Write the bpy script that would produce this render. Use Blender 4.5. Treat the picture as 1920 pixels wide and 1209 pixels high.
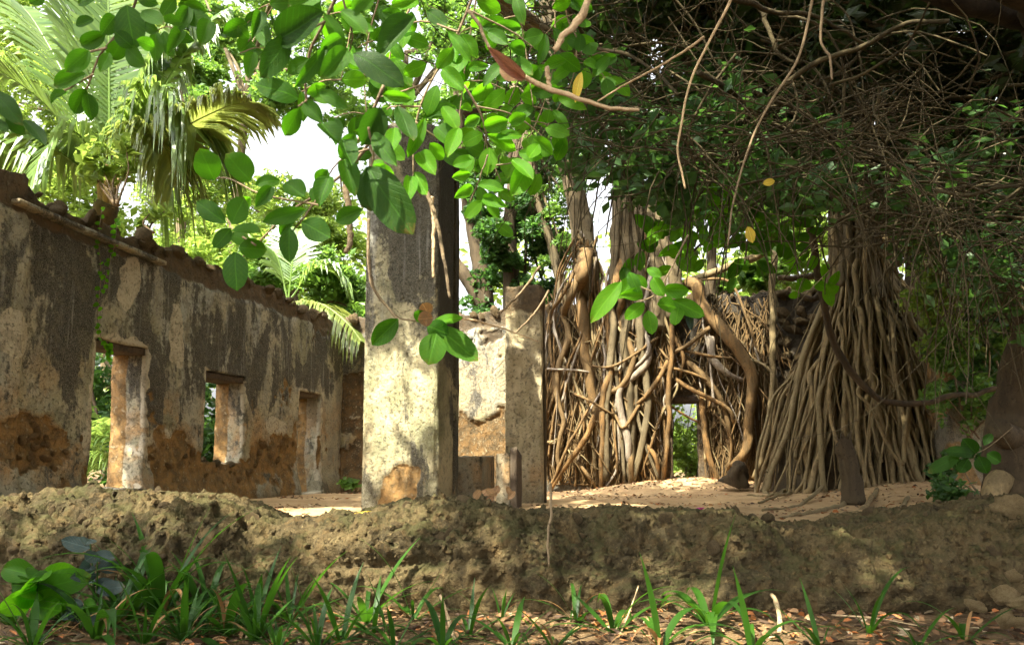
import bpy, math, random
import numpy as np
from mathutils import Vector, Matrix, Euler

for o in list(bpy.data.objects):
    bpy.data.objects.remove(o)
random.seed(11)
rng = np.random.default_rng(11)
scene = bpy.context.scene
COL = scene.collection
R = math.radians

# ------------------------------------------------------------------ camera
FPX = 1500.0                 # focal length in photo pixels (photo 1920 wide)
PITCH = R(5.5)
SHIFT = 124.0
EYE = 0.55                   # above the court floor
cam_d = bpy.data.cameras.new('camera')
cam = bpy.data.objects.new('camera', cam_d)
COL.objects.link(cam)
cam.location = (0, 0, EYE)
cam.rotation_euler = (R(90) + PITCH, 0, 0)
cam_d.sensor_width = 36
cam_d.lens = 36 * FPX / 1920
cam_d.shift_y = SHIFT / 1920
cam_d.clip_start = 0.05
cam_d.clip_end = 600
cam_d.dof.use_dof = True
cam_d.dof.focus_distance = 9.0
cam_d.dof.aperture_fstop = 13
scene.camera = cam

# ------------------------------------------------------------------ sky and sun
SUN_AZ = R(215)              # where the sun stands: 0 = ahead (+Y), clockwise
SUN_EL = R(57)
world = bpy.data.worlds.new('World')
scene.world = world
world.use_nodes = True
wn = world.node_tree
wn.nodes.clear()
sky = wn.nodes.new('ShaderNodeTexSky')
sky.sky_type = 'NISHITA'
sky.sun_disc = False
sky.sun_elevation = SUN_EL
sky.sun_rotation = SUN_AZ
sky.air_density = 0.8
sky.dust_density = 8.0
sky.ozone_density = 0.3
bg = wn.nodes.new('ShaderNodeBackground')
bg.inputs['Strength'].default_value = 0.15
wo = wn.nodes.new('ShaderNodeOutputWorld')
hsv = wn.nodes.new('ShaderNodeHueSaturation')     # a white, thinly overcast tropical sky
hsv.inputs['Saturation'].default_value = 0.15
hsv.inputs['Value'].default_value = 1.2
wn.links.new(sky.outputs[0], hsv.inputs['Color'])
wn.links.new(hsv.outputs[0], bg.inputs[0])
wn.links.new(bg.outputs[0], wo.inputs[0])
sun_d = bpy.data.lights.new('sun', 'SUN')
sun_d.energy = 5.0
sun_d.angle = R(0.55)
sun_d.color = (1.0, 0.95, 0.77)
sun = bpy.data.objects.new('sun', sun_d)
COL.objects.link(sun)
TOSUN = Vector((math.sin(SUN_AZ) * math.cos(SUN_EL), math.cos(SUN_AZ) * math.cos(SUN_EL), math.sin(SUN_EL)))
sun.rotation_euler = TOSUN.to_track_quat('Z', 'Y').to_euler()
sun.location = (-8, -12, 20)
scene.view_settings.view_transform = 'Standard'
scene.view_settings.look = 'None'
scene.view_settings.exposure = 2.1
scene.view_settings.gamma = 1
scene.view_settings.use_curve_mapping = False
scene.render.engine = 'CYCLES'
cy = scene.cycles
cy.max_bounces = 6
cy.diffuse_bounces = 3
cy.glossy_bounces = 2
cy.transmission_bounces = 4
cy.transparent_max_bounces = 4
cy.use_denoising = True
cy.sample_clamp_indirect = 6
cy.caustics_reflective = False
cy.caustics_refractive = False
cy.use_adaptive_sampling = True
cy.adaptive_threshold = 0.02

# ------------------------------------------------------------------ photo pixel -> place
_ct, _st = math.cos(PITCH), math.sin(PITCH)
def ray(x, y):
    u = (x - 960) / FPX
    v = (604.5 + SHIFT - y) / FPX
    return np.array([u, _ct - v * _st, _st + v * _ct])
def at(x, y, Y):
    d = ray(x, y)
    return np.array([0, 0, EYE]) + d * (Y / d[1])
def floor_at(x, y, z=0.0):
    d = ray(x, y)
    return np.array([0, 0, EYE]) + d * ((z - EYE) / d[2])
C0 = np.array([-3.67, 17.2, 0.0])             # far left inner corner of the court
DL = np.array([-0.2117, -0.9773, 0.0])        # along the left wall, towards the camera
NL = np.array([0.9773, -0.2117, 0.0])         # inner normal of the left wall = along the back wall
NB = DL                                       # inner normal of the back wall
def hit(x, y, p0, n):
    d = ray(x, y); e = np.array([0, 0, EYE])
    return e + d * (np.dot(p0 - e, n) / np.dot(d, n))
def on_left(x, y):
    p = hit(x, y, C0, NL)
    return np.dot(p - C0, DL), p[2]
def on_back(x, y, off=0.0):
    return hit(x, y, C0 + NB * off, NB)
def st_back(x, y):
    p = on_back(x, y)
    return np.dot(p - C0, NL), p[2]

# ------------------------------------------------------------------ noise
def _hash(ix, iy, iz):
    h = (ix.astype(np.int64) * 374761393 + iy.astype(np.int64) * 668265263 + iz.astype(np.int64) * 1440662683) & 0xffffffff
    h = ((h ^ (h >> 13)) * 1274126177) & 0xffffffff
    h = h ^ (h >> 16)
    return (h & 0xffffff) / float(0xffffff)
def vnoise(p):
    p = np.asarray(p, float)
    i = np.floor(p); f = p - i
    f = f * f * (3 - 2 * f)
    ix, iy, iz = i[:, 0], i[:, 1], i[:, 2]
    r = 0
    for dx in (0, 1):
        wx = f[:, 0] if dx else 1 - f[:, 0]
        for dy in (0, 1):
            wy = f[:, 1] if dy else 1 - f[:, 1]
            for dz in (0, 1):
                wz = f[:, 2] if dz else 1 - f[:, 2]
                r = r + wx * wy * wz * _hash(ix + dx, iy + dy, iz + dz)
    return r * 2 - 1
def fbm(p, freq=1.0, octv=4, gain=0.5):
    p = np.asarray(p, float) * freq
    a, s, t = 1.0, 0, 0
    for k in range(octv):
        s = s + a * vnoise(p + 17.3 * k)
        t += a
        a *= gain
        p = p * 2.03
    return s / t
def sstep(a, b, x):
    t = np.clip((x - a) / (b - a), 0, 1)
    return t * t * (3 - 2 * t)

# ------------------------------------------------------------------ object helpers
ORI = {}
def put_props(o, label=None, cat=None, group=None, kind=None):
    if label: o['label'] = label
    if cat: o['category'] = cat
    if group: o['group'] = group
    if kind: o['kind'] = kind
    return o
def thing(name, label, cat, loc=(0, 0, 0), group=None):
    o = bpy.data.objects.new(name, None)
    o.empty_display_size = 0.2
    COL.objects.link(o)
    o.location = loc
    ORI[o.name] = np.array(loc, float)
    return put_props(o, label, cat, group)
def make_mesh(name, V, F, smooth=True, attrs=None, uv=None):
    me = bpy.data.meshes.new(name)
    V = np.asarray(V, np.float32)
    if isinstance(F, np.ndarray):
        n, k = F.shape
        me.vertices.add(len(V)); me.vertices.foreach_set('co', V.ravel())
        me.loops.add(n * k); me.loops.foreach_set('vertex_index', F.ravel().astype(np.int32))
        me.polygons.add(n)
        me.polygons.foreach_set('loop_start', np.arange(0, n * k, k, dtype=np.int32))
        me.update(calc_edges=True)
    else:
        me.from_pydata([tuple(map(float, v)) for v in V], [], [tuple(map(int, f)) for f in F])
        me.update()
    me.polygons.foreach_set('use_smooth', [smooth] * len(me.polygons))
    if attrs:
        for an, av in attrs.items():
            a = me.attributes.new(an, 'FLOAT', 'POINT')
            a.data.foreach_set('value', np.asarray(av, np.float32))
    if uv is not None:
        ul = me.uv_layers.new(name='UVMap')
        li = np.empty(len(me.loops), np.int32); me.loops.foreach_get('vertex_index', li)
        ul.data.foreach_set('uv', np.asarray(uv, np.float32)[li].ravel())
    return me
def obj(name, V, F, mat, parent=None, loc=None, smooth=True, attrs=None, uv=None, **props):
    """V in world coordinates; loc is the origin of a top-level mesh."""
    V = np.asarray(V, float)
    if parent is not None:
        org = ORI[parent.name]
    else:
        org = np.array(loc if loc is not None else (0, 0, 0), float)
    me = make_mesh(name, V - org, F, smooth, attrs, uv)
    me.materials.append(mat)
    o = bpy.data.objects.new(name, me)
    COL.objects.link(o)
    if parent is not None:
        o.parent = parent
    else:
        o.location = org
    ORI[o.name] = org
    return put_props(o, **props)
def inst(name, me, parent, M):
    """object sharing mesh data, M = world matrix; parent has translation only"""
    o = bpy.data.objects.new(name, me)
    COL.objects.link(o)
    if parent is not None:
        o.parent = parent
        M = Matrix.Translation(-Vector(ORI[parent.name])) @ M
    o.matrix_basis = M
    return o
def spline(ctrl, n):
    c = np.asarray(ctrl, float)
    if len(c) == 2:
        t = np.linspace(0, 1, n)[:, None]
        return c[0] * (1 - t) + c[1] * t
    p = np.vstack([2 * c[0] - c[1], c, 2 * c[-1] - c[-2]])
    m = len(c) - 1
    t = np.linspace(0, m - 1e-6, n)
    i = t.astype(int); f = (t - i)[:, None]
    a, b, d, e = p[i], p[i + 1], p[i + 2], p[i + 3]
    return 0.5 * (2 * b + (d - a) * f + (2 * a - 5 * b + 4 * d - e) * f ** 2 + (3 * b - a - 3 * d + e) * f ** 3)
def tube(P, rad, sides=8, lump=0.0, lfreq=6.0, flute=0.0, nfl=5, cap=True, seed=0.0):
    P = np.asarray(P, float); n = len(P)
    rad = np.broadcast_to(np.asarray(rad, float), (n,))
    T = np.gradient(P, axis=0)
    T /= np.linalg.norm(T, axis=1)[:, None] + 1e-9
    up = np.array([0, 0, 1.0]) if abs(T[0, 2]) < 0.9 else np.array([1.0, 0, 0])
    u = np.cross(T[0], up); u /= np.linalg.norm(u)
    U = np.empty((n, 3))
    for k in range(n):
        u = u - T[k] * np.dot(u, T[k]); u /= np.linalg.norm(u) + 1e-9
        U[k] = u
    W = np.cross(T, U)
    a = np.linspace(0, 2 * math.pi, sides, endpoint=False)
    ca, sa = np.cos(a), np.sin(a)
    D = U[:, None, :] * ca[None, :, None] + W[:, None, :] * sa[None, :, None]
    rr = np.repeat(rad[:, None], sides, 1)
    if flute:
        ph = np.linspace(0, 1.3, n)[:, None]
        rr = rr * (1 + flute * np.sin(a[None, :] * nfl + ph * 2 + seed))
    if lump:
        base = (P[:, None, :] + D * rr[..., None]).reshape(-1, 3)
        rr = rr * (1 + lump * fbm(base + seed * 3.1, lfreq, 3).reshape(n, sides))
    V = (P[:, None, :] + D * rr[..., None]).reshape(-1, 3)
    i = np.arange(n - 1)[:, None] * sides; j = np.arange(sides)[None, :]; j2 = (j + 1) % sides
    F = np.stack([i + j, i + j2, i + sides + j2, i + sides + j], -1).reshape(-1, 4)
    if cap:
        V = np.vstack([V, P[0], P[-1]])
        k = n * sides
        c1 = np.stack([np.full(sides, k), j2[0], j[0], np.full(sides, k)], -1)
        off = (n - 1) * sides
        c2 = np.stack([np.full(sides, k + 1), off + j[0], off + j2[0], np.full(sides, k + 1)], -1)
        Fl = [tuple(f) for f in F] + [tuple(f[:3]) for f in c1] + [tuple(f[:3]) for f in c2]
        return V, Fl
    return V, F
def join(parts):
    Vs, Fs, o = [], [], 0
    for V, F in parts:
        Vs.append(np.asarray(V, float))
        if isinstance(F, np.ndarray):
            Fs.append(F + o)
        else:
            Fs.append([tuple(i + o for i in f) for f in F])
        o += len(V)
    if all(isinstance(f, np.ndarray) for f in Fs):
        return np.vstack(Vs), np.vstack(Fs)
    out = []
    for f in Fs:
        out += [tuple(x) for x in f]
    return np.vstack(Vs), out

# ------------------------------------------------------------------ materials
class M:
    def __init__(s, name, rough=0.85, spec=0.25):
        s.m = bpy.data.materials.new(name); s.m.use_nodes = True
        s.t = s.m.node_tree
        s.b = s.t.nodes['Principled BSDF']
        s.b.inputs['Roughness'].default_value = rough
        s.b.inputs['Specular IOR Level'].default_value = spec
        s.out = s.t.nodes['Material Output']
    def put(s, sock, v):
        if isinstance(v, bpy.types.NodeSocket): s.t.links.new(v, sock)
        elif isinstance(v, (tuple, list)) and len(v) == 3 and sock.type == 'RGBA': sock.default_value = (*v, 1)
        else: sock.default_value = v
    def node(s, typ, ins=None, out=0, **pr):
        n = s.t.nodes.new(typ)
        for k, v in pr.items(): setattr(n, k, v)
        for k, v in (ins or {}).items(): s.put(n.inputs[k], v)
        return n.outputs[out]
    def coord(s, which='Object'): return s.node('ShaderNodeTexCoord', out=which)
    def scale(s, v, sc, loc=(0, 0, 0)): return s.node('ShaderNodeMapping', {'Vector': v, 'Scale': sc, 'Location': loc})
    def noise(s, v, sc, det=4, ro=0.55, dist=0.0): return s.node('ShaderNodeTexNoise', {'Vector': v, 'Scale': sc, 'Detail': det, 'Roughness': ro, 'Distortion': dist})
    def vor(s, v, sc, feature='F1', out=0): return s.node('ShaderNodeTexVoronoi', {'Vector': v, 'Scale': sc}, out=out, feature=feature)
    def step(s, f, a, b): return s.node('ShaderNodeMapRange', {0: f, 1: a, 2: b, 3: 0.0, 4: 1.0}, interpolation_type='SMOOTHSTEP')
    def math(s, op, a, b=0.0, clamp=False): return s.node('ShaderNodeMath', {0: a, 1: b}, operation=op, use_clamp=clamp)
    def mix(s, f, a, b, mode='MIX'):
        n = s.t.nodes.new('ShaderNodeMix'); n.data_type = 'RGBA'; n.blend_type = mode
        s.put(n.inputs[0], f); s.put(n.inputs[6], a); s.put(n.inputs[7], b)
        return n.outputs[2]
    def attr(s, nm): return s.node('ShaderNodeAttribute', out='Fac', attribute_name=nm)
    def rnd(s): return s.node('ShaderNodeObjectInfo', out='Random')
    def sep(s, v, k): return s.node('ShaderNodeSeparateXYZ', {0: v}, out=k)
    def bump(s, h, strength=0.5, dist=0.02):
        s.t.links.new(s.node('ShaderNodeBump', {'Height': h, 'Strength': strength, 'Distance': dist}), s.b.inputs['Normal'])
    def color(s, c): s.put(s.b.inputs['Base Color'], c); return s.m

def plaster(name, cream, grey, mould, zlo, zhi, ochre_top, bias=0.0, ochre=(0.40, 0.23, 0.09), green=(0.15, 0.15, 0.05), gamt=0.5, core=((0.29, 0.17, 0.065), (0.12, 0.08, 0.038))):
    m = M(name, 0.92, 0.15)
    c = m.coord()
    z = m.sep(c, 2)
    big = m.noise(c, 0.7, 3, 0.6)
    med = m.noise(c, 2.6, 5, 0.62)
    fine = m.noise(c, 14, 5, 0.65)
    grit = m.noise(c, 70, 3, 0.7)
    streak = m.noise(m.scale(c, (3.2, 3.2, 0.38)), 1.7, 5, 0.6, 0.3)
    streak2 = m.noise(m.scale(c, (9, 9, 0.5), (3, 1, 7)), 1.4, 4, 0.6)
    col = m.mix(m.step(med, 0.38, 0.62), cream, grey)
    col = m.mix(m.math('MULTIPLY', m.step(big, 0.45, 0.62), gamt), col, green)
    # ochre wash where the lime has worn thin, low on the wall
    lowm = m.math('SUBTRACT', 1.0, m.step(z, ochre_top * 0.35, ochre_top))
    och = m.math('MULTIPLY', lowm, m.step(m.noise(c, 1.3, 4, 0.6, 0.4), 0.42, 0.60))
    col = m.mix(m.math('MULTIPLY', och, 0.85), col, ochre)
    # rising damp / black mould: thick in the upper part, running down in streaks
    hz = m.step(z, zlo, zhi)
    patch = m.noise(m.scale(c, (1, 1, 0.55)), 1.1, 6, 0.66, 0.9)
    col = m.mix(m.math('MULTIPLY', m.step(m.noise(m.scale(c, (1, 1, 0.4), (9, 3, 2)), 1.6, 5, 0.62, 0.6), 0.50, 0.66), m.math('ADD', m.math('MULTIPLY', hz, 0.75), 0.15)), col, (0.31, 0.32, 0.285))
    s = m.math('ADD', m.math('MULTIPLY', streak, 0.60), m.math('MULTIPLY', patch, 1.55))
    s = m.math('ADD', s, m.math('MULTIPLY', fine, 0.40))
    s = m.math('ADD', s, m.math('MULTIPLY', hz, 0.17))
    s = m.math('ADD', m.math('ADD', s, bias), m.attr('stain_shade'))
    mm = m.step(s, 1.345, 1.49)
    col = m.mix(m.math('MULTIPLY', mm, 0.95), col, mould)
    run = m.math('MULTIPLY', m.step(streak2, 0.56, 0.70), 0.35)
    col = m.mix(m.math('MULTIPLY', run, hz), col, (0.42, 0.41, 0.38))
    # dark foot
    foot = m.math('SUBTRACT', 1.0, m.step(m.math('ADD', z, m.math('MULTIPLY', med, 0.8)), 0.35, 1.0))
    col = m.mix(m.math('MULTIPLY', foot, 0.55), col, (0.11, 0.095, 0.05))
    col = m.mix(m.math('MULTIPLY', m.step(m.math('ADD', m.attr('pale'), m.math('MULTIPLY', m.math('SUBTRACT', fine, 0.5), 0.8)), 0.35, 0.65), 0.85), col, m.mix(med, (0.56, 0.49, 0.36), (0.36, 0.31, 0.22)))
    # pits and grit
    pits = m.step(m.noise(c, 22, 4, 0.7), 0.54, 0.66)
    col = m.mix(m.math('MULTIPLY', pits, 0.62), col, (0.050, 0.045, 0.027))
    blot = m.step(m.noise(c, 4.5, 6, 0.72, 0.5), 0.50, 0.62)
    col = m.mix(m.math('MULTIPLY', blot, 0.50), col, (0.085, 0.075, 0.045))
    col = m.mix(m.math('MULTIPLY', m.step(grit, 0.3, 0.8), 0.30), col, (0.62, 0.56, 0.44))
    # core where the plaster has fallen
    core = m.mix(m.step(m.noise(c, 7, 5, 0.7), 0.35, 0.65), core[0], core[1])
    core = m.mix(m.step(fine, 0.55, 0.7), core, (0.34, 0.26, 0.15))
    core = m.mix(m.math('MULTIPLY', m.step(z, 1.9, 3.2), 0.72), core, (0.075, 0.062, 0.045))
    bare = m.attr('bare')
    col = m.mix(m.step(m.math('ADD', bare, m.math('MULTIPLY', m.math('SUBTRACT', fine, 0.5), 0.9)), 0.3, 0.75), col, core)
    col = m.mix(m.math('MULTIPLY', m.attr('stain_shade'), 1.6, True), col, tuple(x * 1.3 for x in mould))
    h = m.math('ADD', m.math('MULTIPLY', fine, 0.6), m.math('MULTIPLY', grit, 0.3))
    h = m.math('SUBTRACT', h, m.math('MULTIPLY', pits, 0.35))
    m.bump(h, 0.95, 0.04)
    return m.color(col)

def rock(name, a, b, c2, moss=None, sc=1.0):
    m = M(name, 0.95, 0.12)
    c = m.coord()
    n1 = m.noise(c, 2.2 * sc, 5, 0.65); n2 = m.noise(c, 11 * sc, 5, 0.7); n3 = m.noise(c, 45 * sc, 4, 0.7)
    col = m.mix(m.step(n1, 0.38, 0.62), a, b)
    col = m.mix(m.step(n2, 0.46, 0.66), col, c2)
    col = m.mix(m.math('MULTIPLY', m.step(n3, 0.54, 0.72), 0.55), col, tuple(x * 2.1 for x in a))
    col = m.mix(m.math('MULTIPLY', m.step(m.noise(c, 24 * sc, 5, 0.75), 0.52, 0.64), 0.7), col, tuple(x * .3 for x in b))
    if moss:
        g = m.node('ShaderNodeNewGeometry', out='Normal')
        up = m.math('MULTIPLY', m.step(m.sep(g, 2), 0.15, 0.75), m.step(m.noise(c, 3.3, 5, 0.7), 0.38, 0.60))
        col = m.mix(m.math('MULTIPLY', up, 0.75), col, moss)
    v = m.vor(c, 30 * sc)
    h = m.math('ADD', m.math('MULTIPLY', n2, 0.8), m.math('MULTIPLY', n3, 0.45))
    h = m.math('ADD', h, m.math('MULTIPLY', v, 0.25))
    m.bump(h, 1.0, 0.05)
    return m.color(col)

def bark(name, a, b, c2, zs=0.25, sc=14.0, rnd_amt=0.5):
    m = M(name, 0.88, 0.2)
    c = m.coord()
    st = m.noise(m.scale(c, (1, 1, zs)), sc, 5, 0.65, 0.4)
    f = m.noise(c, 45, 4, 0.7)
    col = m.mix(m.step(st, 0.36, 0.64), a, b)
    col = m.mix(m.step(m.noise(c, 2.2, 4, 0.6), 0.48, 0.70), col, c2)
    col = m.mix(m.math('MULTIPLY', m.rnd(), rnd_amt), col, c2)
    col = m.mix(m.math('MULTIPLY', m.step(f, 0.55, 0.75), 0.35), col, tuple(min(.5, x * 1.9) for x in a))
    col = m.mix(m.math('MULTIPLY', m.step(m.noise(c, 20, 4, 0.7), 0.56, 0.66), 0.5), col, tuple(x * .4 for x in b))
    m.bump(m.math('ADD', m.math('MULTIPLY', st, 0.7), m.math('MULTIPLY', f, 0.35)), 0.7, 0.02)
    return m.color(col)

def leafmat(name, dark, light, trans, tfac=0.45, rough=0.42, var='attr', veins=False, spec=0.35, dead=None):
    m = M(name, rough, spec)
    v = m.attr('var') if var == 'attr' else m.rnd()
    col = m.mix(v, dark, light)
    tcol = m.mix(v, tuple(x * 0.75 for x in trans), trans)
    if veins:
        uvn = m.node('ShaderNodeUVMap')
        x = m.math('ABSOLUTE', m.math('SUBTRACT', m.sep(uvn, 0), 0.5))
        y = m.sep(uvn, 1)
        rib = m.math('SUBTRACT', 1.0, m.step(x, 0.012, 0.03))
        ph = m.math('SUBTRACT', m.math('MULTIPLY', y, 8.0), m.math('MULTIPLY', x, 6.0))
        side = m.math('ABSOLUTE', m.math('SUBTRACT', m.math('FRACT', ph), 0.5))
        side = m.math('SUBTRACT', 1.0, m.step(side, 0.03, 0.10))
        vv = m.math('MAXIMUM', rib, m.math('MULTIPLY', side, 0.5))
        c = m.coord()
        blot = m.step(m.noise(c, 60, 4, 0.6), 0.45, 0.7)
        col = m.mix(m.math('MULTIPLY', blot, 0.35), col, tuple(x * 0.6 for x in dark))
        spot = m.step(m.noise(c, 130, 2, 0.5), 0.70, 0.76)
        col = m.mix(m.math('MULTIPLY', spot, 0.7), col, (0.20, 0.13, 0.03))
        tipb = m.math('MULTIPLY', m.step(m.math('ADD', y, m.math('MULTIPLY', m.noise(c, 25, 3, 0.6), 0.5)), 1.12, 1.24), m.step(v, 0.45, 0.8))
        col = m.mix(m.math('MULTIPLY', tipb, 0.85), col, (0.13, 0.085, 0.02))
        yel = m.math('MULTIPLY', m.step(m.noise(c, 11, 3, 0.6), 0.5, 0.7), 0.45)
        col = m.mix(yel, col, tuple(q * w_ for q, w_ in zip(light, (1.9, 1.25, 0.8))))
        col = m.mix(m.math('MULTIPLY', vv, 0.6), col, tuple(min(1, x * 2.0) for x in light))
        tcol = m.mix(m.math('MULTIPLY', vv, 0.35), tcol, tuple(x * 1.3 for x in trans))
        m.bump(m.math('SUBTRACT', m.math('MULTIPLY', blot, 0.3), vv), 0.35, 0.003)
    elif var == 'rnd':
        c = m.coord()
        s = m.step(m.noise(m.scale(c, (40, 40, 4)), 3, 3, 0.6), 0.3, 0.7)
        col = m.mix(m.math('MULTIPLY', s, 0.4), col, tuple(x * 1.6 for x in dark))
    m.color(col)
    tr = m.t.nodes.new('ShaderNodeBsdfTranslucent')
    m.put(tr.inputs['Color'], tcol)
    mx = m.t.nodes.new('ShaderNodeMixShader')
    mx.inputs[0].default_value = tfac
    m.t.links.new(m.b.outputs[0], mx.inputs[1]); m.t.links.new(tr.outputs[0], mx.inputs[2])
    m.t.links.new(mx.outputs[0], m.out.inputs['Surface'])
    return m.m

MAT = {}
MAT['plaster_left'] = plaster('weathered_plaster_left', (0.37, 0.33, 0.225), (0.22, 0.21, 0.165), (0.013, 0.0135, 0.012), 0.9, 2.6, 2.4, 0.045, ochre=(0.34, 0.185, 0.06))
MAT['plaster_back'] = plaster('weathered_plaster_back', (0.33, 0.25, 0.135), (0.20, 0.17, 0.11), (0.03, 0.028, 0.024), 1.5, 3.1, 1.6, -0.02, core=((0.20, 0.12, 0.05), (0.075, 0.055, 0.03)))
MAT['stone_back'] = plaster('bare_stone_back', (0.15, 0.115, 0.07), (0.10, 0.085, 0.058), (0.03, 0.027, 0.02), 1.5, 3.4, 1.0, 0.02)
MAT['plaster_pillar'] = plaster('weathered_plaster_pillar', (0.52, 0.45, 0.26), (0.23, 0.215, 0.115), (0.035, 0.033, 0.024), 1.4, 3.1, 0.7, -0.02, green=(0.17, 0.175, 0.07), gamt=0.75)
MAT['plaster_small'] = plaster('weathered_plaster_small_pillar', (0.55, 0.45, 0.27), (0.33, 0.26, 0.14), (0.05, 0.045, 0.035), 1.2, 2.7, 0.9, -0.10)
MAT['coral'] = rock('coral_rag_low_wall', (0.112, 0.082, 0.039), (0.052, 0.040, 0.021), (0.088, 0.058, 0.025), moss=(0.048, 0.046, 0.017))
MAT['stone'] = rock('rubble_stone', (0.20, 0.14, 0.07), (0.12, 0.09, 0.05), (0.16, 0.11, 0.055), sc=2.0)
MAT['pale_stone'] = rock('pale_coral_stone', (0.42, 0.31, 0.155), (0.29, 0.205, 0.10), (0.37, 0.265, 0.13), sc=2.0)
MAT['root'] = bark('root_bark', (0.21, 0.115, 0.040), (0.075, 0.045, 0.019), (0.14, 0.092, 0.042), rnd_amt=0.9)
MAT['root_grey'] = bark('root_bark_grey', (0.26, 0.21, 0.15), (0.12, 0.09, 0.06), (0.33, 0.28, 0.22))
MAT['root_skirt'] = bark('root_bark_skirt', (0.29, 0.205, 0.098), (0.12, 0.088, 0.044), (0.20, 0.155, 0.08), rnd_amt=0.9)
MAT['trunk'] = bark('trunk_bark', (0.125, 0.092, 0.048), (0.045, 0.035, 0.019), (0.15, 0.118, 0.068), sc=9)
MAT['dark_trunk'] = bark('dark_bark', (0.075, 0.052, 0.028), (0.035, 0.026, 0.016), (0.085, 0.064, 0.036), sc=9)
MAT['shaded_bark'] = bark('shaded_bark', (0.036, 0.026, 0.014), (0.018, 0.013, 0.008), (0.045, 0.034, 0.02), sc=9)  # bark darkened for the overhead limb, its shade put into the colour
MAT['vine'] = bark('dead_vine', (0.062, 0.047, 0.022), (0.028, 0.022, 0.012), (0.085, 0.066, 0.032), zs=1, sc=20, rnd_amt=0.3)
MAT['twig'] = bark('twig_bark', (0.20, 0.145, 0.085), (0.11, 0.08, 0.05), (0.26, 0.19, 0.11), zs=1, sc=40)
MAT['pale_twig'] = bark('pale_twig_bark', (0.46, 0.33, 0.19), (0.30, 0.20, 0.11), (0.50, 0.36, 0.2), zs=1, sc=40)
MAT['wood'] = bark('old_lintel_wood', (0.085, 0.060, 0.040), (0.040, 0.030, 0.022), (0.12, 0.09, 0.06), zs=1.0, sc=16)
MAT['leaf'] = leafmat('broad_leaf', (0.016, 0.058, 0.004), (0.040, 0.115, 0.007), (0.12, 0.40, 0.008), 0.42, 0.5, 'rnd', True, 0.13)
MAT['leaf_light'] = leafmat('broad_leaf_light', (0.035, 0.13, 0.005), (0.075, 0.20, 0.008), (0.20, 0.60, 0.01), 0.50, 0.5, 'rnd', True, 0.13)
MAT['leaf_dark'] = leafmat('broad_leaf_dark', (0.011, 0.036, 0.004), (0.022, 0.064, 0.006), (0.06, 0.20, 0.007), 0.35, 0.5, 'rnd', True, 0.13)
MAT['leaf_red'] = leafmat('dead_red_leaf', (0.20, 0.075, 0.045), (0.30, 0.14, 0.085), (0.36, 0.15, 0.08), 0.35, 0.5, 'rnd', True)
MAT['leaf_yellow'] = leafmat('yellow_leaf', (0.45, 0.33, 0.03), (0.55, 0.42, 0.05), (0.6, 0.45, 0.05), 0.35, 0.5, 'rnd', True)
MAT['leaf_brown'] = leafmat('dead_brown_leaf', (0.16, 0.085, 0.035), (0.26, 0.15, 0.06), (0.3, 0.16, 0.05), 0.2, 0.6, 'rnd', True)
MAT['strap'] = leafmat('strap_leaf', (0.010, 0.036, 0.004), (0.034, 0.095, 0.008), (0.09, 0.27, 0.012), 0.32, 0.45, 'rnd', False, 0.25)
MAT['blue_leaf'] = leafmat('greyish_leaf', (0.035, 0.055, 0.05), (0.06, 0.085, 0.08), (0.05, 0.10, 0.06), 0.25, 0.55, 'rnd', True, 0.15)
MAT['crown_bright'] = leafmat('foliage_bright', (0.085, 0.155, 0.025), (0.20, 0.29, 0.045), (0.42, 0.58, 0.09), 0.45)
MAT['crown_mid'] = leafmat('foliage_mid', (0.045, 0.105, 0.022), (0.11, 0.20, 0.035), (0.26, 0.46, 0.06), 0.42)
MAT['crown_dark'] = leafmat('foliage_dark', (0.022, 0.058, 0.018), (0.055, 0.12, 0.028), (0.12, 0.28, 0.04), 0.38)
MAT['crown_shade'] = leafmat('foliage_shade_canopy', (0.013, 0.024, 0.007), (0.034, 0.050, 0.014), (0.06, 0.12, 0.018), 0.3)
MAT['palm'] = leafmat('palm_leaflet', (0.060, 0.120, 0.030), (0.14, 0.22, 0.045), (0.34, 0.48, 0.09), 0.40, 0.36, 'attr', False, 0.5)
MAT['palm_yellow'] = leafmat('palm_leaflet_yellow', (0.10, 0.155, 0.035), (0.22, 0.26, 0.06), (0.42, 0.48, 0.10), 0.40, 0.40, 'attr', False, 0.5)
MAT['petiole'] = bark('palm_petiole', (0.30, 0.27, 0.12), (0.22, 0.16, 0.08), (0.40, 0.26, 0.13), zs=0.3, sc=20)

def litter_mat():
    m = M('leaf_litter', 0.7, 0.25)
    v = m.attr('var')
    n = m.t.nodes.new('ShaderNodeValToRGB')
    m.t.links.new(v, n.inputs[0])
    e = n.color_ramp.elements
    e[0].position = 0; e[0].color = (0.06, 0.035, 0.02, 1)
    e[1].position = 1; e[1].color = (0.48, 0.36, 0.05, 1)
    for p, c in ((0.35, (0.16, 0.085, 0.04)), (0.6, (0.28, 0.16, 0.075)), (0.8, (0.36, 0.13, 0.04)), (0.93, (0.36, 0.28, 0.17))):
        k = e.new(p); k.color = (*c, 1)
    n.color_ramp.interpolation = 'CONSTANT'
    return m.color(n.outputs[0])
MAT['litter'] = litter_mat()
def petal_mat(nm, c):
    m = M(nm, 0.6)
    return m.color(m.mix(m.noise(m.coord(), 60), c, tuple(x * 0.7 for x in c)))
MAT['pink'] = petal_mat('pink_petal', (0.62, 0.06, 0.34))
MAT['white'] = petal_mat('white_litter', (0.72, 0.68, 0.60))
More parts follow.
